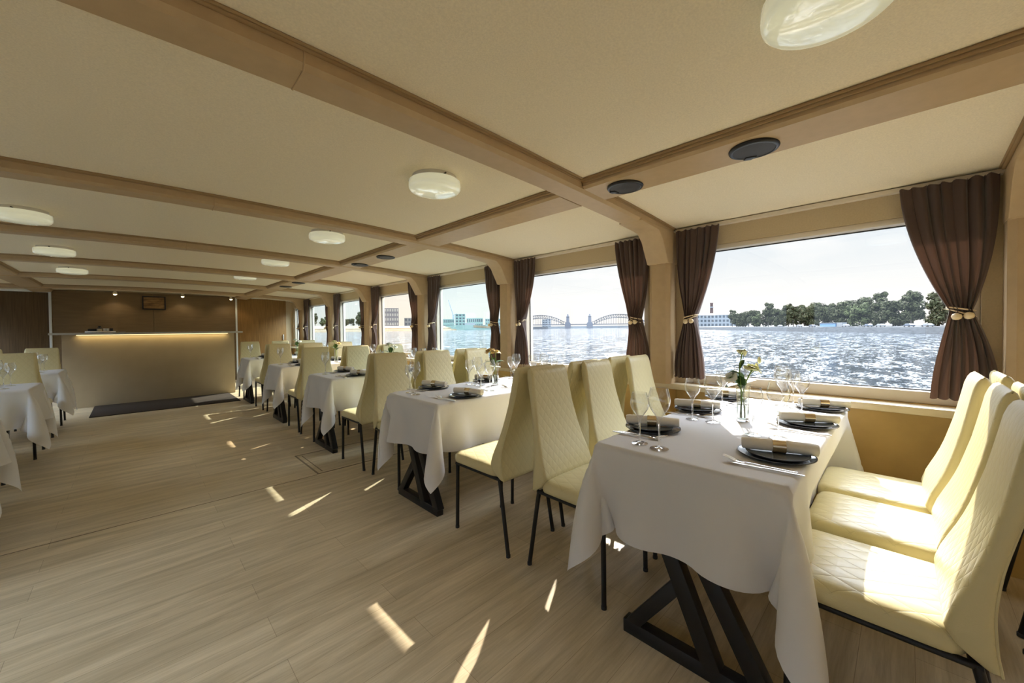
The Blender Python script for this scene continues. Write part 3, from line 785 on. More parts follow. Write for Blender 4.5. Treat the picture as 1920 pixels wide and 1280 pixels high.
for ti, cy in enumerate(TABLES):
    row = '%s window-row table' % ORD[ti]
    put_table(CX, cy, 0, 'black trestle table, ' + row, 'white tablecloth on the ' + row, cloth_a if ti == 0 else cloth_b, (1, 1, 1) if ti in (0, 2, 3) else (1, 1, 1))
    fx = CHX_FAR.get(ti, [1.62 + .03 * (ti % 2), 2.14, 2.64]); nx_ = CHX_NEAR.get(ti, [1.63, 2.105, 2.585])
    for k in range(3):
        put_chair(fx[k], cy + FARY[ti] - .229 + (0, .012, -.006)[k], pi + rj.uniform(-.02, .02), 'cream quilted chair at the bar-side %s of the %s' % (SEATS[k], row))
        put_chair(nx_[k], cy - NEARY[ti] + .229 + (0, -.008, .01)[k], rj.uniform(-.02, .02), 'cream quilted chair at the near-side %s of the %s' % (SEATS[k], row))
    for side in (1, -1):
        for k in range(3):
            px = (1.77, 2.34, 2.84)[k] if side > 0 else (1.715, 2.355, 2.86)[k]
            py = cy + side * (.262 if side > 0 else .245)
            wh = '%s %s of the %s' % (SIDES[side], SEATS[k], row)
            setting(px, py, side, wh)
            if side > 0: g = [(px - .25, cy + .197), (px - .265 + .03 * (k == 1), cy + .10)]
            else: g = [(px + (.255, .30, .02)[k], cy - (.105, .175, .10)[k]), (px + (.275, .24, -.06)[k], cy - (.203, .105, .06)[k])]
            j = lambda: rj.uniform(-.008, .008)
            put(glass_small, 'gs', (g[0][0] + j(), g[0][1] + j(), ZT), rj.uniform(0, 6), 'smaller wine glass at the ' + wh, 'smaller wine glasses')
            put(glass_big, 'gb', (g[1][0] + j(), g[1][1] + j(), ZT), rj.uniform(0, 6), 'larger wine glass at the ' + wh, 'larger wine glasses')
# opposite row: the aisle ends of three tables
for ti, cy in enumerate(LTABLES):
    row = '%s opposite-row table from the bar' % ORD[ti]
    cxl = 2 * XC - CX
    put_table(cxl, cy, 0, 'black trestle table, ' + row, 'white tablecloth on the ' + row, cloth_b, (-1, 1, 1))
    for k in range(2):
        x = 2 * XC - (1.652, 2.15)[k]
        put_chair(x - (.08 if ti == 2 else 0), cy + .80 - .229, pi + rj.uniform(-.02, .02), 'cream quilted chair at the bar-side %s of the %s' % (SEATS[k], row))
        put_chair(x - (.08 if ti == 1 else 0), cy - .92 + .229, rj.uniform(-.02, .02), 'cream quilted chair at the near-side %s of the %s' % (SEATS[k], row))
    for side in (1, -1):
        px = 2 * XC - 1.77; py = cy + side * .25
        wh = '%s %s of the %s' % (SIDES[side], SEATS[0], row)
        setting(px, py, side, wh)
        put(glass_small, 'gs', (px + .20, cy + side * .14, ZT), 0, 'smaller wine glass at the ' + wh, 'smaller wine glasses')
        put(glass_big, 'gb', (px + .13, cy + side * .07, ZT), 0, 'larger wine glass at the ' + wh, 'larger wine glasses')
# chairs behind the nearest window-side seats, backs towards them
for k in range(3):
    put_chair((1.68, 2.19, 2.70)[k], -.72 + .165, pi + (.01, -.01, .015)[k], 'cream quilted chair standing back to back with the near-side %s chair, first window-row table' % SEATS[k])

# flowers in glass vases
def make_vase():
    t = thing('glass_vase', '', 'vase')
    b2 = MB(); b2.lathe([(.001, .012), (.026, .012), (.0275, .03), (.0275, .10), (.031, .165), (.036, .188)], 28); b2.build('vase_wall', 'vase_glass', t, smooth=True)
    q = MB(); q.lathe([(.001, 0), (.0285, 0), (.0295, .004), (.0285, .011), (.001, .011)], 28); q.build('vase_base', 'stem_glass', t, smooth=True)
    w = MB(); w.lathe([(.0265, .0125), (.0268, .03), (.0268, .085)], 24, cap0=True, cap1=True); w.build('water', 'vase_water', t, smooth=True)
    return t
vase = make_vase()
def bloom(r, seed, petals=14, openness=1.0):
    rr = random.Random(seed); mb = MB()
    for k in range(petals):
        ring_ = k / petals; a = k * 2.4; tilt = R(18 + 62 * ring_ * openness); ln = r * (.7 + .5 * ring_); wd = r * (.42 + .34 * ring_)
        rows = []
        for u in range(5):
            t = u / 4; row = []
            tl_ = tilt + .5 * t * t * ring_ - .35 * (1 - t)
            for v in range(5):
                s = (v / 4 - .5) * 2
                w = wd * math.sin(pi * (.12 + .80 * t)) ** .7
                lx = s * w; cup = .35 * wd * (1 - s * s) * (1 - .4 * t)
                rad = ln * t * math.sin(tl_) + .10 * r + cup * math.cos(tl_) * .4; zz = ln * t * math.cos(tl_) + .02 * r * rr.uniform(-1, 1)
                row.append((rad * math.cos(a) - lx * math.sin(a), rad * math.sin(a) + lx * math.cos(a), zz))
            rows.append(row)
        mb.loft(rows, False, False, closed=False)
    return mb
def leaf(mb, base, d, L, w, droop=.3):
    d = Vector(d).normalized(); sd_ = d.cross(Vector((0, 0, 1))).normalized(); rows = []
    for u in range(6):
        t = u / 5; c_ = Vector(base) + d * L * t + Vector((0, 0, -droop * L * t * t)); ww = w * math.sin(pi * min(1, .08 + .92 * t)) ** .8
        up = Vector((0, 0, .18 * ww))
        rows.append([tuple(c_ - sd_ * ww + up), tuple(c_), tuple(c_ + sd_ * ww + up)])
    mb.loft(rows, False, False, closed=False)
def flower(vx, vy, pts, r, label, petal='petal', leaves=(), buds=(), seed=0, opn=1.0):
    t = thing('cut_flower', label, 'flower', (vx, vy, ZT), group='cut flowers in the vases')
    s = MB(); s.tube(pts, .0028, 6); s.build('stem', 'stem_green', t, smooth=True)
    e = Vector(pts[-1]); d = (e - Vector(pts[-2])).normalized()
    r *= 1.22
    b2 = bloom(r, seed, 15, opn); q = d.to_track_quat('Z', 'Y'); b2.v = [tuple(e + q @ Vector(p)) for p in b2.v]
    b2.build('bloom', petal, t, smooth=True)
    cal = MB(); cal.lathe([(.0025, -.004), (r * .36, .002), (r * .5, r * .34), (r * .42, r * .40)], 10, cap0=True); cal.v = [tuple(e + q @ Vector(p)) for p in cal.v]; cal.build('calyx', 'stem_green', t, smooth=True)
    for bp_, dr, L, w in leaves:
        m_ = MB(); leaf(m_, bp_, dr, L * 1.2, w * 1.35); m_.build('leaf', 'leaf_green', t, smooth=True)
    for bp_, ep in buds:
        m_ = MB(); m_.tube([bp_, tuple((Vector(bp_) + Vector(ep)) / 2 + Vector((.006, .004, -.006))), ep], .0014, 5)
        m_.build('bud_stalk', 'stem_green', t, smooth=True)
        m_ = MB(); m_.lathe([(.002, -.006), (.0085, .004), (.0095, .014), (.005, .026), (.001, .031)], 10, cap0=True, cap1=True); m_.v = [tuple(Vector(ep) + Vector(p)) for p in m_.v]
        m_.build('bud', 'petal', t, smooth=True)
VX = 2.235
for ti, cy in enumerate(TABLES):
    row = '%s window-row table' % ORD[ti]
    vy = cy + (.0, .02, .02, .0, .0)[ti]
    put(vase, 'vase', (VX, vy, ZT), 0, 'clear glass flower vase at the middle of the ' + row, 'flower vases')
    if ti == 0:
        # directions: towards (+.70,-.70) is to the right as seen from the camera end
        flower(VX, vy, [(-.006, .004, .016), (-.008, .006, .15), (-.012, .012, .26), (-.004, .004, .345)], .026, 'upright cream flower with a half closed bloom in the vase of the ' + row, 'petal',
               leaves=[((-.012, .012, .24), (-.75, .62, .55), .085, .019), ((-.010, .01, .19), (-.7, .5, .1), .07, .018), ((-.012, .012, .27), (.3, -.2, .9), .06, .012), ((-.009, .008, .20), (-.2, .5, .9), .09, .02), ((-.008, .006, .17), (.5, .2, .8), .08, .02)], buds=[((-.010, .010, .29), (.008, -.006, .34))], seed=1, opn=.5)
        flower(VX, vy, [(.008, -.004, .016), (.006, -.002, .16), (.014, -.018, .22), (.026, -.034, .262)], .034, 'open pale cream flower leaning out of the vase of the ' + row, 'petal',
               leaves=[((.004, .0, .20), (.2, .4, .8), .075, .02), ((.005, .0, .17), (-.2, .1, .9), .08, .017), ((.006, -.003, .19), (.6, -.6, .5), .07, .018)], buds=[((.014, -.018, .23), (.056, -.060, .300)), ((.014, -.018, .23), (.046, -.050, .268))], seed=2)
        flower(VX, vy, [(.0, .008, .016), (.004, .004, .15), (-.016, .020, .20), (-.034, .040, .225)], .030, 'low cream flower hanging over the vase rim of the ' + row, 'petal_white',
               leaves=[((-.004, .010, .18), (.4, .5, .7), .07, .018)], seed=3)
    elif ti == 1:
        flower(VX, vy, [(-.004, .004, .016), (-.004, .006, .16), (-.020, .022, .25), (-.030, .034, .285)], .036, 'peach flower bending over the vase of the ' + row, 'petal_peach',
               leaves=[((-.01, .012, .20), (-.6, .5, .1), .075, .02), ((-.006, .008, .18), (.6, -.5, .5), .08, .02), ((-.006, .008, .17), (.1, .2, .9), .08, .02)], seed=4)
        flower(VX, vy, [(.006, -.004, .016), (.004, -.002, .16), (.004, -.006, .24), (.002, -.010, .275)], .032, 'peach flower standing upright in the vase of the ' + row, 'petal_peach',
               leaves=[((.004, -.003, .2), (.7, -.6, .3), .07, .018)], seed=5)
    else:
        flower(VX, vy, [(-.004, .004, .016), (-.004, .006, .16), (-.014, .016, .25), (-.022, .024, .30)], .032, 'pale flower leaning towards the aisle in the vase of the ' + row, ('petal_white', 'petal', 'petal_white')[ti - 2],
               leaves=[((-.01, .012, .20), (-.6, .5, .5), .085, .024), ((-.006, .008, .18), (.6, -.5, .6), .085, .024), ((-.006, .008, .2), (.1, .2, .9), .09, .022)], seed=6 + ti)
        flower(VX, vy, [(.006, -.004, .016), (.004, -.002, .16), (.016, -.02, .23), (.028, -.03, .27)], .030, 'pale flower leaning towards the window in the vase of the ' + row, ('petal_white', 'petal_peach', 'petal_white')[ti - 2],
               leaves=[((.004, -.003, .2), (.7, -.6, .3), .075, .022), ((.004, -.003, .18), (.2, -.6, .6), .075, .022)], seed=12 + ti)

# ------------------------------------------------------------------ curtains
def make_curtain(col_side_y, sgn, z_top=2.006, seed=0, wide=.345):
    """col_side_y: Y of the column face; sgn=+1 means the curtain spreads towards +Y from there"""
    rr = random.Random(seed)
    ZTIE, ZB = 1.32, .845
    nA, nZ = 84, 56
    ph = rr.uniform(0, 6); npl = 6.5
    verts = []
    for k in range(nZ + 1):
        z = z_top + (ZB - z_top) * k / nZ
        if z >= ZTIE:
            t = (z - ZTIE) / (z_top - ZTIE)
            e0 = .108 - .078 * (1 - (1 - t) ** 2.6)                       # edge next to the column
            e1 = .185 + (wide - .185) * (math.sin(t * pi / 2) ** .9 * .78 + .22 * t)     # edge towards the glass
        else:
            t = (ZTIE - z) / (ZTIE - ZB)
            tt = math.sin(min(1, t * 1.15) * pi / 2)
            e0 = .108 - .088 * tt; e1 = .185 + .062 * tt * (.55 + .45 * t)
        squeeze = math.exp(-((z - ZTIE) / .09) ** 2)
        amp = .020 + .020 * squeeze + .004 * math.sin(z * 9 + ph)
        if z > z_top - .05: amp *= .75 + .25 * (z_top - z) / .05
        if z < ZTIE: amp *= 1.1
        for a in range(nA + 1):
            s = a / nA
            sw = s + .018 * math.sin(2 * pi * s * 2 + ph) * (1 - squeeze)
            y = e0 + (e1 - e0) * sw
            w = 2 * pi * npl * s + ph + .5 * math.sin(z * 5 + s * 6)
            x = amp * math.sin(w) + .35 * amp * math.sin(2.3 * w + 1.7 * ph)
            y += .25 * (e1 - e0) / npl * math.cos(w)
            if z > z_top - .045: x += .006 * math.sin(2 * pi * 26 * s) * (1 if z < z_top - .012 else .5)
            zz = z + (.006 * math.sin(2 * pi * 13 * s + ph) if k == 0 else 0) + (.006 * math.sin(w) if k == nZ else 0)
            verts.append((3.128 + x * .9 - .012 * squeeze, col_side_y + sgn * y, zz))
    root = thing('curtain', '', 'curtain')
    me = bpy.data.meshes.new('drape')
    W_ = nA + 1
    me.from_pydata(verts, [], [(k * W_ + a, k * W_ + a + 1, (k + 1) * W_ + a + 1, (k + 1) * W_ + a) for k in range(nZ) for a in range(nA)])
    me.materials.append(M['curtain_cloth']); me.polygons.foreach_set('use_smooth', [True] * len(me.polygons))
    d = link_mesh('drape', me, root)
    tb = MB(); yc = col_side_y + sgn * .1465; pts = []
    for k in range(25):
        a = 2 * pi * k / 24
        pts.append((3.117 + .044 * math.cos(a), yc + .050 * math.sin(a), ZTIE + .012 * math.sin(a) * sgn + .006))
    tb.tube(pts, .0042, 6)
    pts2 = [(3.117 - .047 * math.cos(a) , yc + .052 * math.sin(a), ZTIE + .022 * math.sin(a) * sgn - .014) for a in [R(q) for q in range(-80, 81, 10)]]
    tb.tube(pts2, .0036, 6)
    tie = tb.build('tieback', 'rope', root, smooth=True)
    for q, (dy, dz) in enumerate(((-.024, -.030), (.018, -.034))):
        bd = MB(); bd.lathe([(.002, -.022), (.012, -.018), (.018, -.006), (.019, .004), (.015, .015), (.003, .021)], 14, cap0=True, cap1=True)
        bd.v = [(3.058 + z_ * .25 + x_, yc + dy + z_ * .9 + .0 * y_, ZTIE + dz + y_) for x_, y_, z_ in bd.v]
        bd.build('bead', 'bead_wood', tie, smooth=True)
    return root
wnames = ['first', 'second', 'third', 'fourth', 'fifth', 'sixth', 'seventh']
k_ = 0
for i in range(7):
    a = COLS[i] + CW; b2 = COLS[i + 1] if i < 6 else Y1 - .1
    cu = make_curtain(a, 1, seed=50 + i, wide=.365 if i == 0 else .335)
    cu['label'] = 'brown tied-back curtain on the near edge of the %s window from the near end' % wnames[i]; cu['group'] = 'brown curtains'
    if i < 6:
        cu = make_curtain(b2, -1, seed=70 + i, wide=.355)
        cu['label'] = 'brown tied-back curtain on the bar-side edge of the %s window from the near end' % wnames[i]; cu['group'] = 'brown curtains'

# ------------------------------------------------------------------ ceiling fittings
def make_lamp():
    t = thing('ceiling_lamp', '', 'ceiling lamp')
    b2 = MB(); b2.lathe([(.128, 0), (.128, -.022), (.120, -.024)], 40, cap0=True, cap1=True); b2.build('lamp_base', 'lamp_base', t, smooth=True)
    d = MB(); d.lathe([(.128, -.026), (.143, -.026), (.147, -.030), (.148, -.060), (.145, -.073), (.134, -.083), (.10, -.090), (.05, -.094), (.001, -.095)], 48); d.build('diffuser', 'opal_glass', t, smooth=True)
    for q in range(3):
        a = R(20 + 120 * q); s = MB(); s.tube([(.126 * math.cos(a), .126 * math.sin(a), -.021), (.1505 * math.cos(a), .1505 * math.sin(a), -.021)], .0045, 8); s.build('screw', 'screw_dark', t, smooth=True)
    return t
lamp = make_lamp()
for k, (x, y) in enumerate([(1.28, .14), (1.27, 1.92), (1.265, 3.64), (1.265, 5.40), (1.265, 7.17), (-.545, 4.40), (-.55, 6.12), (-.56, 7.90)]):
    lb = 'round opal ceiling lamp, %s of the lamp row near the windows' % ORD[k] if k < 5 else 'round opal ceiling lamp, %s of the lamp row over the opposite tables' % ORD[k - 5]
    put(lamp, 'lamp', (x, y, ceil_z(x) + .002), 0, lb, 'ceiling lamps')
def make_speaker():
    t = thing('ceiling_speaker', '', 'speaker')
    q = MB(); q.lathe([(.098, .004), (.100, -.004), (.096, -.011), (.086, -.013), (.083, -.010)], 40); q.build('speaker_ring', 'black_plastic', t, smooth=True)
    g = MB(); g.lathe([(.084, -.010), (.05, -.013), (.001, -.014)], 40); g.build('grille', 'speaker_mesh', t, smooth=True)
    w = MB(); w.prism([(.055, -.03), (.092, -.016), (.092, .016), (.06, .012)], 'z', -.017, -.011); w.build('badge', 'black_plastic', t, bevel=.002)
    return t
spk = make_speaker()
for k, y in enumerate((.485, 1.125, 4.04, 4.72, 7.19, 7.95)):
    put(spk, 'spk', (2.02, y, 2.0495), R(30 + 60 * k), 'round black ceiling speaker, %s from the near end' % ORD[k], 'ceiling speakers')

# ------------------------------------------------------------------ bar and end wall
bar = thing('bar_counter', 'pale bar counter with a lit underside in front of the brown panelled wall', 'bar counter', (.33, 9.5, 0))
q = MB(); q.box(-1.14, 1.14, 0, .58, 0, 1.205); q.build('bar_front', 'bar_laminate', bar, bevel=.004)
q = MB(); q.box(-1.27, 1.27, -.09, .62, 1.206, 1.238); q.build('counter_top', 'bar_top', bar, bevel=.004)
q = MB(); q.box(-.98, 1.03, -.052, -.035, 1.192, 1.204); q.build('led_strip', 'led', bar)
ld = bpy.data.lights.new('bar_strip_light', 'AREA'); ld.shape = 'RECTANGLE'; ld.size = 2.0; ld.size_y = .02; ld.energy = 0.7; ld.color = (1, .78, .38)
lo = bpy.data.objects.new('bar_strip_light', ld); C.objects.link(lo); lo.location = (.35, 9.455, 1.188); lo.rotation_euler = (R(10), 0, 0)
mt_ = MB(); mt_.box(-.47, 1.36, 8.30, 9.49, .001, .012); tag(mt_.build('floor_mat', 'mat_brown', bevel=.003), 'dark brown floor mat lying before the bar counter', 'mat')
tray = MB(); tray.box(-.17, .17, -.12, .12, 0, .012); tray.box(-.18, .18, -.13, -.12, 0, .026); tray.box(-.18, .18, .12, .13, 0, .026); tray.box(-.18, -.17, -.12, .12, 0, .026); tray.box(.17, .18, -.12, .12, 0, .026)
tr = tray.build('serving_tray', 'tray_steel', bevel=.002); tr.location = (-.38, 9.66, 1.2385); tag(tr, 'silver serving tray on the bar counter', 'tray')
def small(name, mb, mat_, loc, label, cat, **k):
    o = mb.build(name, mat_, **k); o.location = loc; return tag(o, label, cat)
zt = 1.2510
q = MB(); q.box(-.05, .05, -.04, .04, 0, .055); small('storage_box', q, 'black_plastic', (-.48, 9.66, zt), 'small black box on the silver tray', 'box', bevel=.004)
jar = thing('lidded_jar', 'pale jar with a black knobbed lid on the silver tray', 'jar', (-.395, 9.63, zt))
q = MB(); q.lathe([(.026, 0), (.030, .006), (.030, .05), (.026, .056)], 20, cap0=True, cap1=True); q.build('jar_body', 'cream_box', jar, smooth=True)
q = MB(); q.lathe([(.028, .057), (.028, .066), (.008, .07), (.008, .078), (.02, .082), (.02, .094), (.012, .10)], 20, cap0=True, cap1=True); q.build('lid', 'black_plastic', jar, smooth=True)
for k, x in enumerate((-.335, -.300)):
    q = MB(); q.lathe([(.012, 0), (.016, .004), (.017, .058), (.0145, .058), (.013, .008)], 16, cap0=True); small('cup', q, 'white_ceramic', (x, 9.64, zt), 'white cup on the silver tray, %s the black cup' % ('one away from' if k == 0 else 'next to'), 'cup', smooth=True)
q = MB(); q.lathe([(.014, 0), (.02, .004), (.021, .060), (.018, .060), (.016, .008)], 16, cap0=True); small('cup', q, 'black_plastic', (-.255, 9.66, zt), 'black cup at the end of the silver tray', 'cup', smooth=True)
q = MB(); q.lathe([(.03, 0), (.05, .006), (.055, .012), (.05, .010), (.001, .006)], 20, cap0=True); small('saucer', q, 'white_ceramic', (-.13, 9.62, 1.2390), 'small white saucer beside the silver tray', 'saucer', smooth=True)
pic = thing('framed_picture', 'small brown picture in a black frame on the panel behind the bar', 'picture', (.368, Y1 - .061, 1.893))
q = MB()
for x0, x1, z0, z1 in ((-.195, .195, .128, .150), (-.195, .195, -.150, -.128), (-.195, -.173, -.128, .128), (.173, .195, -.128, .128)): q.box(x0, x1, -.022, 0, z0, z1)
q.build('picture_frame', 'black_plastic', pic, bevel=.002)
q = MB(); q.box(-.174, .174, -.012, -.002, -.129, .129); q.build('print', 'picture_print', pic)
def make_spot():
    t = thing('spotlight', '', 'spotlight')
    q = MB(); q.lathe([(.022, .0), (.022, -.05), (.034, -.062), (.040, -.10), (.036, -.10), (.030, -.07)], 20, cap0=True); q.build('housing', 'chrome', t, smooth=True)
    q = MB(); q.lathe([(.001, -.118), (.016, -.114), (.026, -.102), (.029, -.088), (.001, -.076)], 16); q.build('bulb', 'spot_bulb', t, smooth=True)
    return t
sp_ = make_spot()
for k, x in enumerate((-.24, .84, 1.745)):
    put(sp_, 'spot', (x, 11.60, ceil_z(x) + .004), 0, 'small ceiling spotlight above the bar wall, %s' % ('by the dark door', 'between the other two', 'by the warm brown door')[k], 'bar wall spotlights')
    ld = bpy.data.lights.new('spot_lamp', 'SPOT'); ld.energy = 1.2; ld.color = (1, .78, .45); ld.spot_size = R(110); ld.spot_blend = .6; ld.shadow_soft_size = .02
    lo = bpy.data.objects.new('spot_lamp', ld); C.objects.link(lo); lo.location = (x, 11.60, ceil_z(x) - .125); lo.rotation_euler = (R(22), 0, 0)
cc = thing('security_camera', 'white dome security camera above the warm brown door', 'camera', (2.19, Y1 - .10, 2.105))
q = MB(); q.lathe([(.042, .03), (.045, 0), (.040, -.02)], 20, cap0=True, cap1=True); q.build('camera_housing', 'white_ceramic', cc, smooth=True)
q = MB(); q.lathe([(.034, -.02), (.030, -.034), (.018, -.046), (.001, -.05)], 20, cap0=True); q.build('lens_dome', 'black_plastic', cc, smooth=True)
# floor hatch and joint
q = MB()
hx0, hx1, hy0, hy1, w_ = 1.125, 2.1, 3.56, 4.24, .014
for a in ((hx0, hx1, hy0, hy0 + w_), (hx0, hx1, hy1 - w_, hy1), (hx0, hx0 + w_, hy0 + w_, hy1 - w_), (hx1 - w_, hx1, hy0 + w_, hy1 - w_)): q.box(*a, .0003, .0022)
q.box(hx0 + .05, hx0 + .058, hy0 + .05, hy1 - .05, .0003, .0016)
tag(q.build('trim_7', 'hatch_trim'), 'thin brown frame of a hatch in the floor', 'hatch', kind='structure')
q = MB(); q.box(XL + .02, 1.12, 3.548, 3.554, .0003, .0016); tag(q.build('trim_8', 'hatch_trim'), 'dark joint strip across the floor', 'joint', kind='structure')

# ------------------------------------------------------------------ outside: river, banks, bridge
SEA = -2.8
q = MB(); q.add([(-3000, -3000, SEA), (6000, -3000, SEA), (6000, 6000, SEA), (-3000, 6000, SEA)], [(0, 1, 2, 3)])
tag(q.build('river', 'river_water'), 'wide rippling river outside the windows', 'river', kind='structure')
q = MB(); q.box(XL - .35, XL - .25, Y0, Y1 + .3, SEA - .6, .0); q.box(XW + .14, XW + .24, Y0 - .2, Y1 + .3, SEA - .6, .02); q.box(XL - .25, XW + .14, Y0, Y1 + .3, -.6, -.101)
tag(q.build('wall_hull', 'frame_white'), 'pale side of the boat below the windows', 'hull', kind='structure')
def polar(az, D): a = R(az); return Vector((D * math.sin(a), D * math.cos(a), 0))
# far bank with the park
BA, BB = Vector((205, -21, 0)), Vector((459, 165, 0)); bd_ = (BB - BA).normalized(); bn_ = Vector((bd_.y, -bd_.x, 0))
if bn_.x < 0: bn_ = -bn_
def bankpt(s, t, z): p = BA + bd_ * s + bn_ * t; return (p.x, p.y, z)
q = MB(); q.loft([[bankpt(s, 0, SEA - .5), bankpt(s, .8, .0), bankpt(s, 1.5, .0), bankpt(s, 1.55, -.2), bankpt(s, 18, .2), bankpt(s, 140, 1.5), bankpt(s, 140, SEA - 1)] for s in (-140, 0, 160, 480, 1100)])
tag(q.build('embankment_wall', 'granite_bank'), 'dark granite embankment of the park across the river', 'embankment', kind='structure')
def make_tree(seed, h, w, mat_):
    rr = random.Random(seed); mb = MB()
    blobs = []
    for k in range(15):
        a = rr.uniform(0, 2 * pi); u = rr.uniform(0, 1) ** .6; zz = rr.uniform(.14, .93)
        rad = w * .36 * math.sin(pi * (.18 + .75 * zz)) ** .6
        blobs.append((Vector((rad * u * math.cos(a), rad * u * math.sin(a), h * zz)), w * rr.uniform(.15, .25) * (1.15 - .45 * zz)))
    for c_, r_ in blobs:
        for k in range(150):
            d = Vector((rr.gauss(0, 1), rr.gauss(0, 1), rr.gauss(0, 1))).normalized(); p = c_ + d * r_ * rr.uniform(.72, 1.05)
            n_ = (d + Vector((rr.uniform(-.7, .7), rr.uniform(-.7, .7), rr.uniform(-.3, .7)))).normalized()
            a = n_.cross(Vector((.3, .2, .9))).normalized(); b2 = n_.cross(a); s = rr.uniform(.20, .36) * (w / 8) ** .5
            mb.add([tuple(p + a * s), tuple(p + b2 * s * 1.2), tuple(p - a * s), tuple(p - b2 * s * 1.2)], [(0, 1, 2, 3)])
    t = thing('park_tree', '', 'tree'); me = bpy.data.meshes.new('crown'); me.from_pydata(mb.v, [], mb.f); me.materials.append(M[mat_])
    link_mesh('crown', me, t)
    k = MB(); k.tube([(0, 0, -.3), (.05, 0, h * .3), (-.05, .06, h * .62)], [w * .035, w * .028, w * .012], 8); k.build('trunk', 'bark', t, smooth=True)
    return t
protos = [make_tree(1, 9, 8, 'tree_foliage'), make_tree(2, 11, 8.5, 'tree_foliage'), make_tree(3, 8, 7.5, 'tree_foliage_light'), make_tree(4, 12, 7.5, 'tree_foliage')]
tu = {}
def put_tree(pi_, loc, sc, label, group):
    o = place(protos[pi_], pi_ not in tu, loc, random.uniform(0, 6), label, group); tu[pi_] = 1
    o.scale = (sc, sc, sc * random.uniform(.95, 1.08)); return o
rt = random.Random(5)
# (distance along the bank from the near end, setback, scale, kind)
park = []
s = -84.0
while s < 280:
    tall = 1.0
    park.append((s, rt.uniform(17, 24), rt.uniform(1.28, 1.62), rt.choice((0, 0, 1, 2, 3)))); s += rt.uniform(8.6, 11.2)
s = -80.0
while s < 240:
    park.append((s, rt.uniform(37, 46), rt.uniform(1.55, 1.95) * (1.10 if s < 64 else 1.0), rt.choice((1, 1, 0, 3)))); s += rt.uniform(12, 15.5)
kinds = ['bushy dark green', 'broad dark green', 'lighter green', 'tall narrow dark green']
for k, (s, t_, sc, kd) in enumerate(park):
    z = .0 + t_ * .011
    front = t_ < 30
    put_tree(kd, bankpt(s, t_, z - .1), sc, '%s tree %s the park embankment across the river' % (kinds[kd], 'along' if front else 'in the second row on'), 'park trees, %s, %s row' % (kinds[kd], 'front' if front else 'rear'))
# cars and a blue pavilion on the embankment road
def make_car(mat_):
    t = thing('parked_car', '', 'car')
    q = MB(); q.prism([(-2.1, .3), (2.1, .3), (2.15, .75), (1.3, .9), (.7, 1.4), (-1.0, 1.42), (-1.7, .95), (-2.15, .85)], 'y', -.85, .85); q.build('body', mat_, t, bevel=.06)
    for x in (-1.3, 1.3):
        for y in (-.8, .8):
            q = MB(); q.tube([(x, y - .1, .32), (x, y + .1, .32)], .32, 14); q.build('wheel', 'black_plastic', t, smooth=True)
    return t
cw, cd = make_car('car_white'), make_car('car_dark'); cu_ = {}
ang = math.atan2(bd_.y, bd_.x)
for k, (s, wh) in enumerate(((6, 1), (19, 0), (33, 1), (42, 0), (58, 1), (66, 0), (82, 1), (112, 0), (126, 1), (150, 1))):
    p = bankpt(s, 6.0, .02)
    o = place(cw if wh else cd, wh not in cu_, p, ang, '%s car parked on the embankment road under the trees' % ('white' if wh else 'dark'), '%s cars on the embankment road' % ('white' if wh else 'dark')); cu_[wh] = 1
pv = thing('pavilion', 'low blue pavilion on the park embankment below the trees', 'pavilion', bankpt(100, 9, .12), ang)
q = MB(); q.box(-7, 7, -1.5, 1.5, 0, 2.0); q.build('wall', 'pavilion_blue', pv); q = MB(); q.box(-7.4, 7.4, -1.9, 1.9, 2.0, 2.3); q.build('roof', 'building_haze', pv)
q = MB(); q.box(-12, -7.5, -1.2, 1.2, 0, 2.3); q.build('kiosk', 'car_white', pv)
# long industrial building and chimney at the end of the park
def building(name, label, az, D, w, d, h, mat_, rows=0, cols=0, wmat='window_dark', roof=None, z0=-.5, rz=None):
    p = polar(az, D); t = thing(name, label, 'building', (p.x, p.y, z0), R(-az) if rz is None else rz)
    q = MB(); q.box(-w / 2, w / 2, -d / 2, d / 2, 0, h - z0); q.build('walls', mat_, t)
    for r_ in range(rows):
        for c_ in range(cols):
            x = -w / 2 + w * (c_ + .5) / cols; zz = (h - z0) * (r_ + .55) / rows; ww = w / cols * .30; hh = (h - z0) / rows * .28
            f = MB(); f.box(x - ww, x + ww, -d / 2 - .06, -d / 2 + .1, zz - hh, zz + hh); f.build('window', wmat, t)
    if roof:
        q = MB(); q.prism([(-d / 2 - .4, h - z0), (d / 2 + .4, h - z0), (0, h - z0 + roof)], 'x', -w / 2 - .4, w / 2 + .4); q.build('roof', 'building_dark', t)
    return t
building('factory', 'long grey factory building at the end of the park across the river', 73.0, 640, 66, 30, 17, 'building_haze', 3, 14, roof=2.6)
p = polar(71.8, 690); ch = thing('factory_chimney', 'brick chimney rising over the factory across the river', 'chimney', (p.x, p.y, 0))
q = MB(); q.lathe([(3.0, 0), (2.0, 36), (2.3, 36.4), (2.3, 37.6), (1.9, 37.8)], 16, cap0=True, cap1=True); q.build('stack', 'chimney_brick', ch, smooth=True)
q = MB(); q.lathe([(2.5, 30), (2.45, 31.6)], 16, cap0=True, cap1=True); q.build('band', 'building_haze', ch, smooth=True)

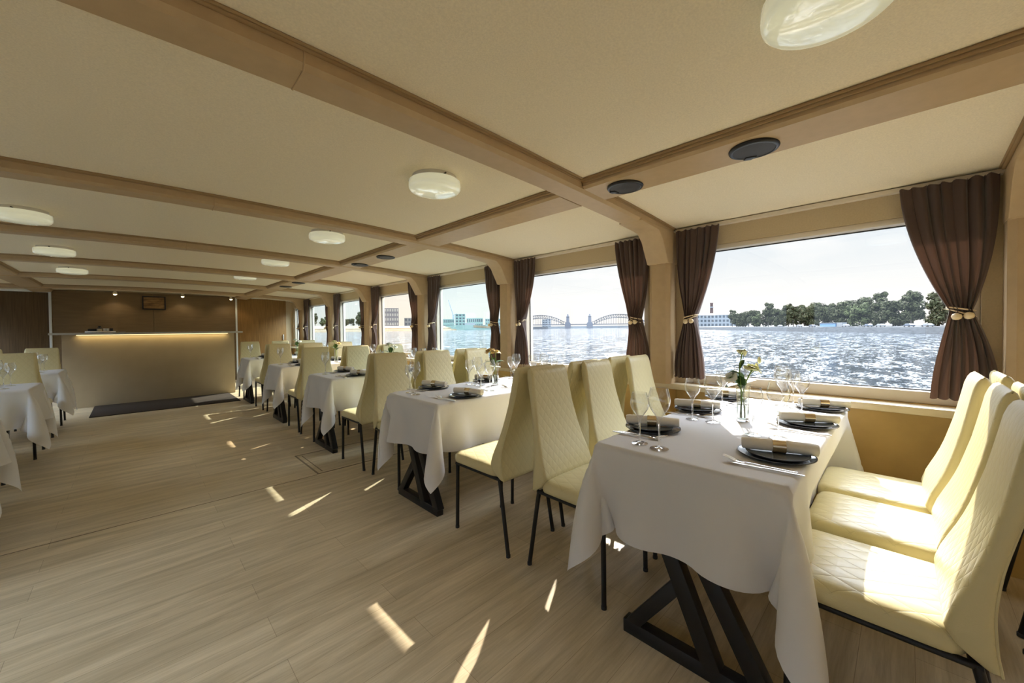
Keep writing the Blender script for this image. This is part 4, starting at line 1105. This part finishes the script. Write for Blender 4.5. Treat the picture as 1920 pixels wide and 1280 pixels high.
# bridge with two stone towers
BD = 1400.0
BS = 1400.0 / 900.0
pt1, pt2 = polar(52.72, BD), polar(55.87, BD); bu = (pt2 - pt1).normalized(); gap = (pt2 - pt1).length
bridge = thing('arched_bridge', 'steel arched bridge with two stone towers far across the river', 'bridge', (pt1.x, pt1.y, SEA), math.atan2(bu.y, bu.x))
bridge.scale = (BS, BS, BS); gap /= BS
def tower(x):
    q = MB(); q.box(x - 6.5, x + 6.5, -9, 9, -1, 11.5); q.prism([(x - 6.5, 11.5), (x + 6.5, 11.5), (x + 4.5, 14), (x - 4.5, 14)], 'y', -7, 7); o = q.build('pier', 'bridge_stone', bridge)
    q = MB(); q.lathe([(4.0, 14), (3.4, 26), (3.9, 26.3), (3.9, 27), (2.7, 27.2), (2.6, 29.5), (1.5, 30.2), (1.6, 31.8), (.3, 33.4)], 12, x, 0, True, True); q.build('tower_lantern', 'bridge_stone', bridge, smooth=True)
tower(0); tower(gap)
deckz = 9.2
q = MB(); q.box(-260, 260 + gap, -7, 7, deckz - 1.3, deckz + .6); q.build('deck', 'bridge_steel', bridge)
def arch(x0, x1, nm):
    rise, N = 19.0, 22; q = MB()
    def zt(u): return deckz + 1.2 + (rise) * (1 - (2 * u - 1) ** 2) ** .9 + 4.2 * 0
    def zb(u): return deckz - 2.0 + (rise - 2.0) * (1 - (2 * u - 1) ** 2)
    for yy in (-6, 6):
        q.tube([(x0 + (x1 - x0) * k / N, yy, max(deckz + 6.5 * 0 + 5.0, zt(k / N) + 1.6)) for k in range(N + 1)], .75, 6)
        q.tube([(x0 + (x1 - x0) * k / N, yy, zb(k / N)) for k in range(N + 1)], .75, 6)
        for k in range(1, N):
            u = k / N; q.tube([(x0 + (x1 - x0) * u, yy, zb(u)), (x0 + (x1 - x0) * u, yy, max(deckz + 5.0, zt(u) + 1.6))], .33, 4)
            q.tube([(x0 + (x1 - x0) * u, yy, zb(u)), (x0 + (x1 - x0) * (k + 1) / N, yy, max(deckz + 5.0, zt((k + 1) / N) + 1.6))], .26, 4) if k < N - 1 else None
            if zb(u) > deckz + 1: q.tube([(x0 + (x1 - x0) * u, yy, zb(u)), (x0 + (x1 - x0) * u, yy, deckz)], .22, 4)
    q.build('arch_truss', 'bridge_steel', bridge)
arch(-122, -5, 'a'); arch(gap + 5, gap + 122, 'b')
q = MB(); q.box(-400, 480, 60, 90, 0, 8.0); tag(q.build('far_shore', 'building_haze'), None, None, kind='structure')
fs = bpy.data.objects['far_shore']; fs.location = (pt1.x, pt1.y, SEA); fs.rotation_euler = (0, 0, math.atan2(bu.y, bu.x))
fs['label'] = 'hazy far shore behind the arched bridge'; fs['category'] = 'shore'
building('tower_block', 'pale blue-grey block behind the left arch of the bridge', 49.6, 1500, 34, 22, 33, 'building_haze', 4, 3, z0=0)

# the other bank seen through the farther windows
LD = 660.0
pa, pb = polar(14.0, LD), polar(36.5, LD * 1.35); lu = (pb - pa).normalized(); ln_ = Vector((-lu.y, lu.x, 0))
LL = (pb - pa).length
def lb(s, t, z): p_ = pa + lu * s + ln_ * t; return (p_.x, p_.y, z)
q = MB(); q.loft([[lb(s, 0, SEA - .5), lb(s, 3, .2), lb(s, 10, .6), lb(s, 11, 3.0), lb(s, 24, 6.6), lb(s, 32, 7.0), lb(s, 160, 9.0), lb(s, 160, SEA - 1)] for s in (-160, 0, LL * .5, LL)])
tag(q.build('embankment_slope', 'sand_bank'), 'sandy sloping embankment across the river by the dark office block', 'embankment', kind='structure')
for k in range(32):
    s = -140 + 312 * k / 31
    put_tree((0, 1, 3, 2)[k % 4], lb(s + rt.uniform(-3, 3), rt.uniform(48, 66), 7.0), rt.uniform(1.55, 2.0), '%s tree on the sandy embankment upstream' % kinds[(0, 1, 3, 2)[k % 4]], 'trees on the sandy embankment, %s' % kinds[(0, 1, 3, 2)[k % 4]])
o = put_tree(1, lb(158, 34, 6.8), 2.9, 'single tall tree standing apart on the sandy embankment', None)
if 'group' in o: del o['group']
building('office_block', 'dark square office block with pale window bands on the sandy embankment', 26.9, 900, 40, 30, 47, 'building_dark', 4, 8, 'window_pale', z0=7)
building('warehouse', 'low dark warehouse beside the dark office block', 30.6, 920, 52, 30, 26, 'building_grey', 2, 7, z0=7)
building('brick_house', 'low reddish house at the end of the warehouse', 33.6, 920, 26, 24, 20, 'chimney_brick', 2, 5, z0=7)
building('port_block', 'tall greenish block in the harbour beside the crane', 36.9, 1060, 27, 24, 40, 'building_green', 5, 3, z0=0)
building('port_shed', 'long greenish shed in the harbour', 39.0, 1120, 46, 28, 30, 'building_green', 2, 8, z0=0)
building('port_store', 'low greenish store at the harbour edge', 35.1, 1120, 34, 24, 28, 'building_green', 2, 6, z0=0)
building('port_office', 'flat-roofed greenish harbour house near the moored barge', 41.7, 1120, 44, 24, 28, 'building_green', 3, 7, z0=0)
cp = polar(35.9, 1160); cr_ = thing('harbour_crane', 'slim crane with a tilted jib over the harbour', 'crane', (cp.x, cp.y, 0), R(-35.9))
cr_.scale = (2.05, 2.05, 2.05)
q = MB(); q.box(-1.5, 1.5, -1.5, 1.5, 0, 20); q.build('mast', 'crane_steel', cr_)
q = MB(); q.tube([(0, 0, 19), (-7, 0, 42)], [.8, .45], 6); q.tube([(.0, 0, 20), (5, 0, 22)], .6, 6); q.build('jib', 'crane_steel', cr_)
bg_p = polar(38.3, 900); bg = thing('moored_barge', 'long dark pontoon barge moored at the harbour', 'barge', (bg_p.x, bg_p.y, SEA), R(-37.6))
bg.scale = (2, 2, 2)
q = MB(); q.prism([(-26, 0), (26, 0), (28, 3.0), (10, 5.6), (-12, 6.2), (-28, 5.0)], 'y', -5, 5); q.build('hull', 'building_green', bg)
q = MB(); q.prism([(4, 3.0), (24, 1.8), (27, 3.6), (4, 5.6)], 'y', -5.3, -5); q.build('side_panel', 'sand_bank', bg)
q = MB(); q.box(-6, 6, -3, 3, 5.6, 8.2); q.build('deck_house', 'building_haze', bg)
qp = polar(38.3, 1010); q = MB(); q.box(-190, 200, -30, 170, SEA - 1, 3.4); qo = q.build('quay', 'granite_bank'); qo.location = qp; qo.rotation_euler = (0, 0, R(-38.3)); tag(qo, 'dark harbour quay under the greenish buildings', 'quay', kind='structure')
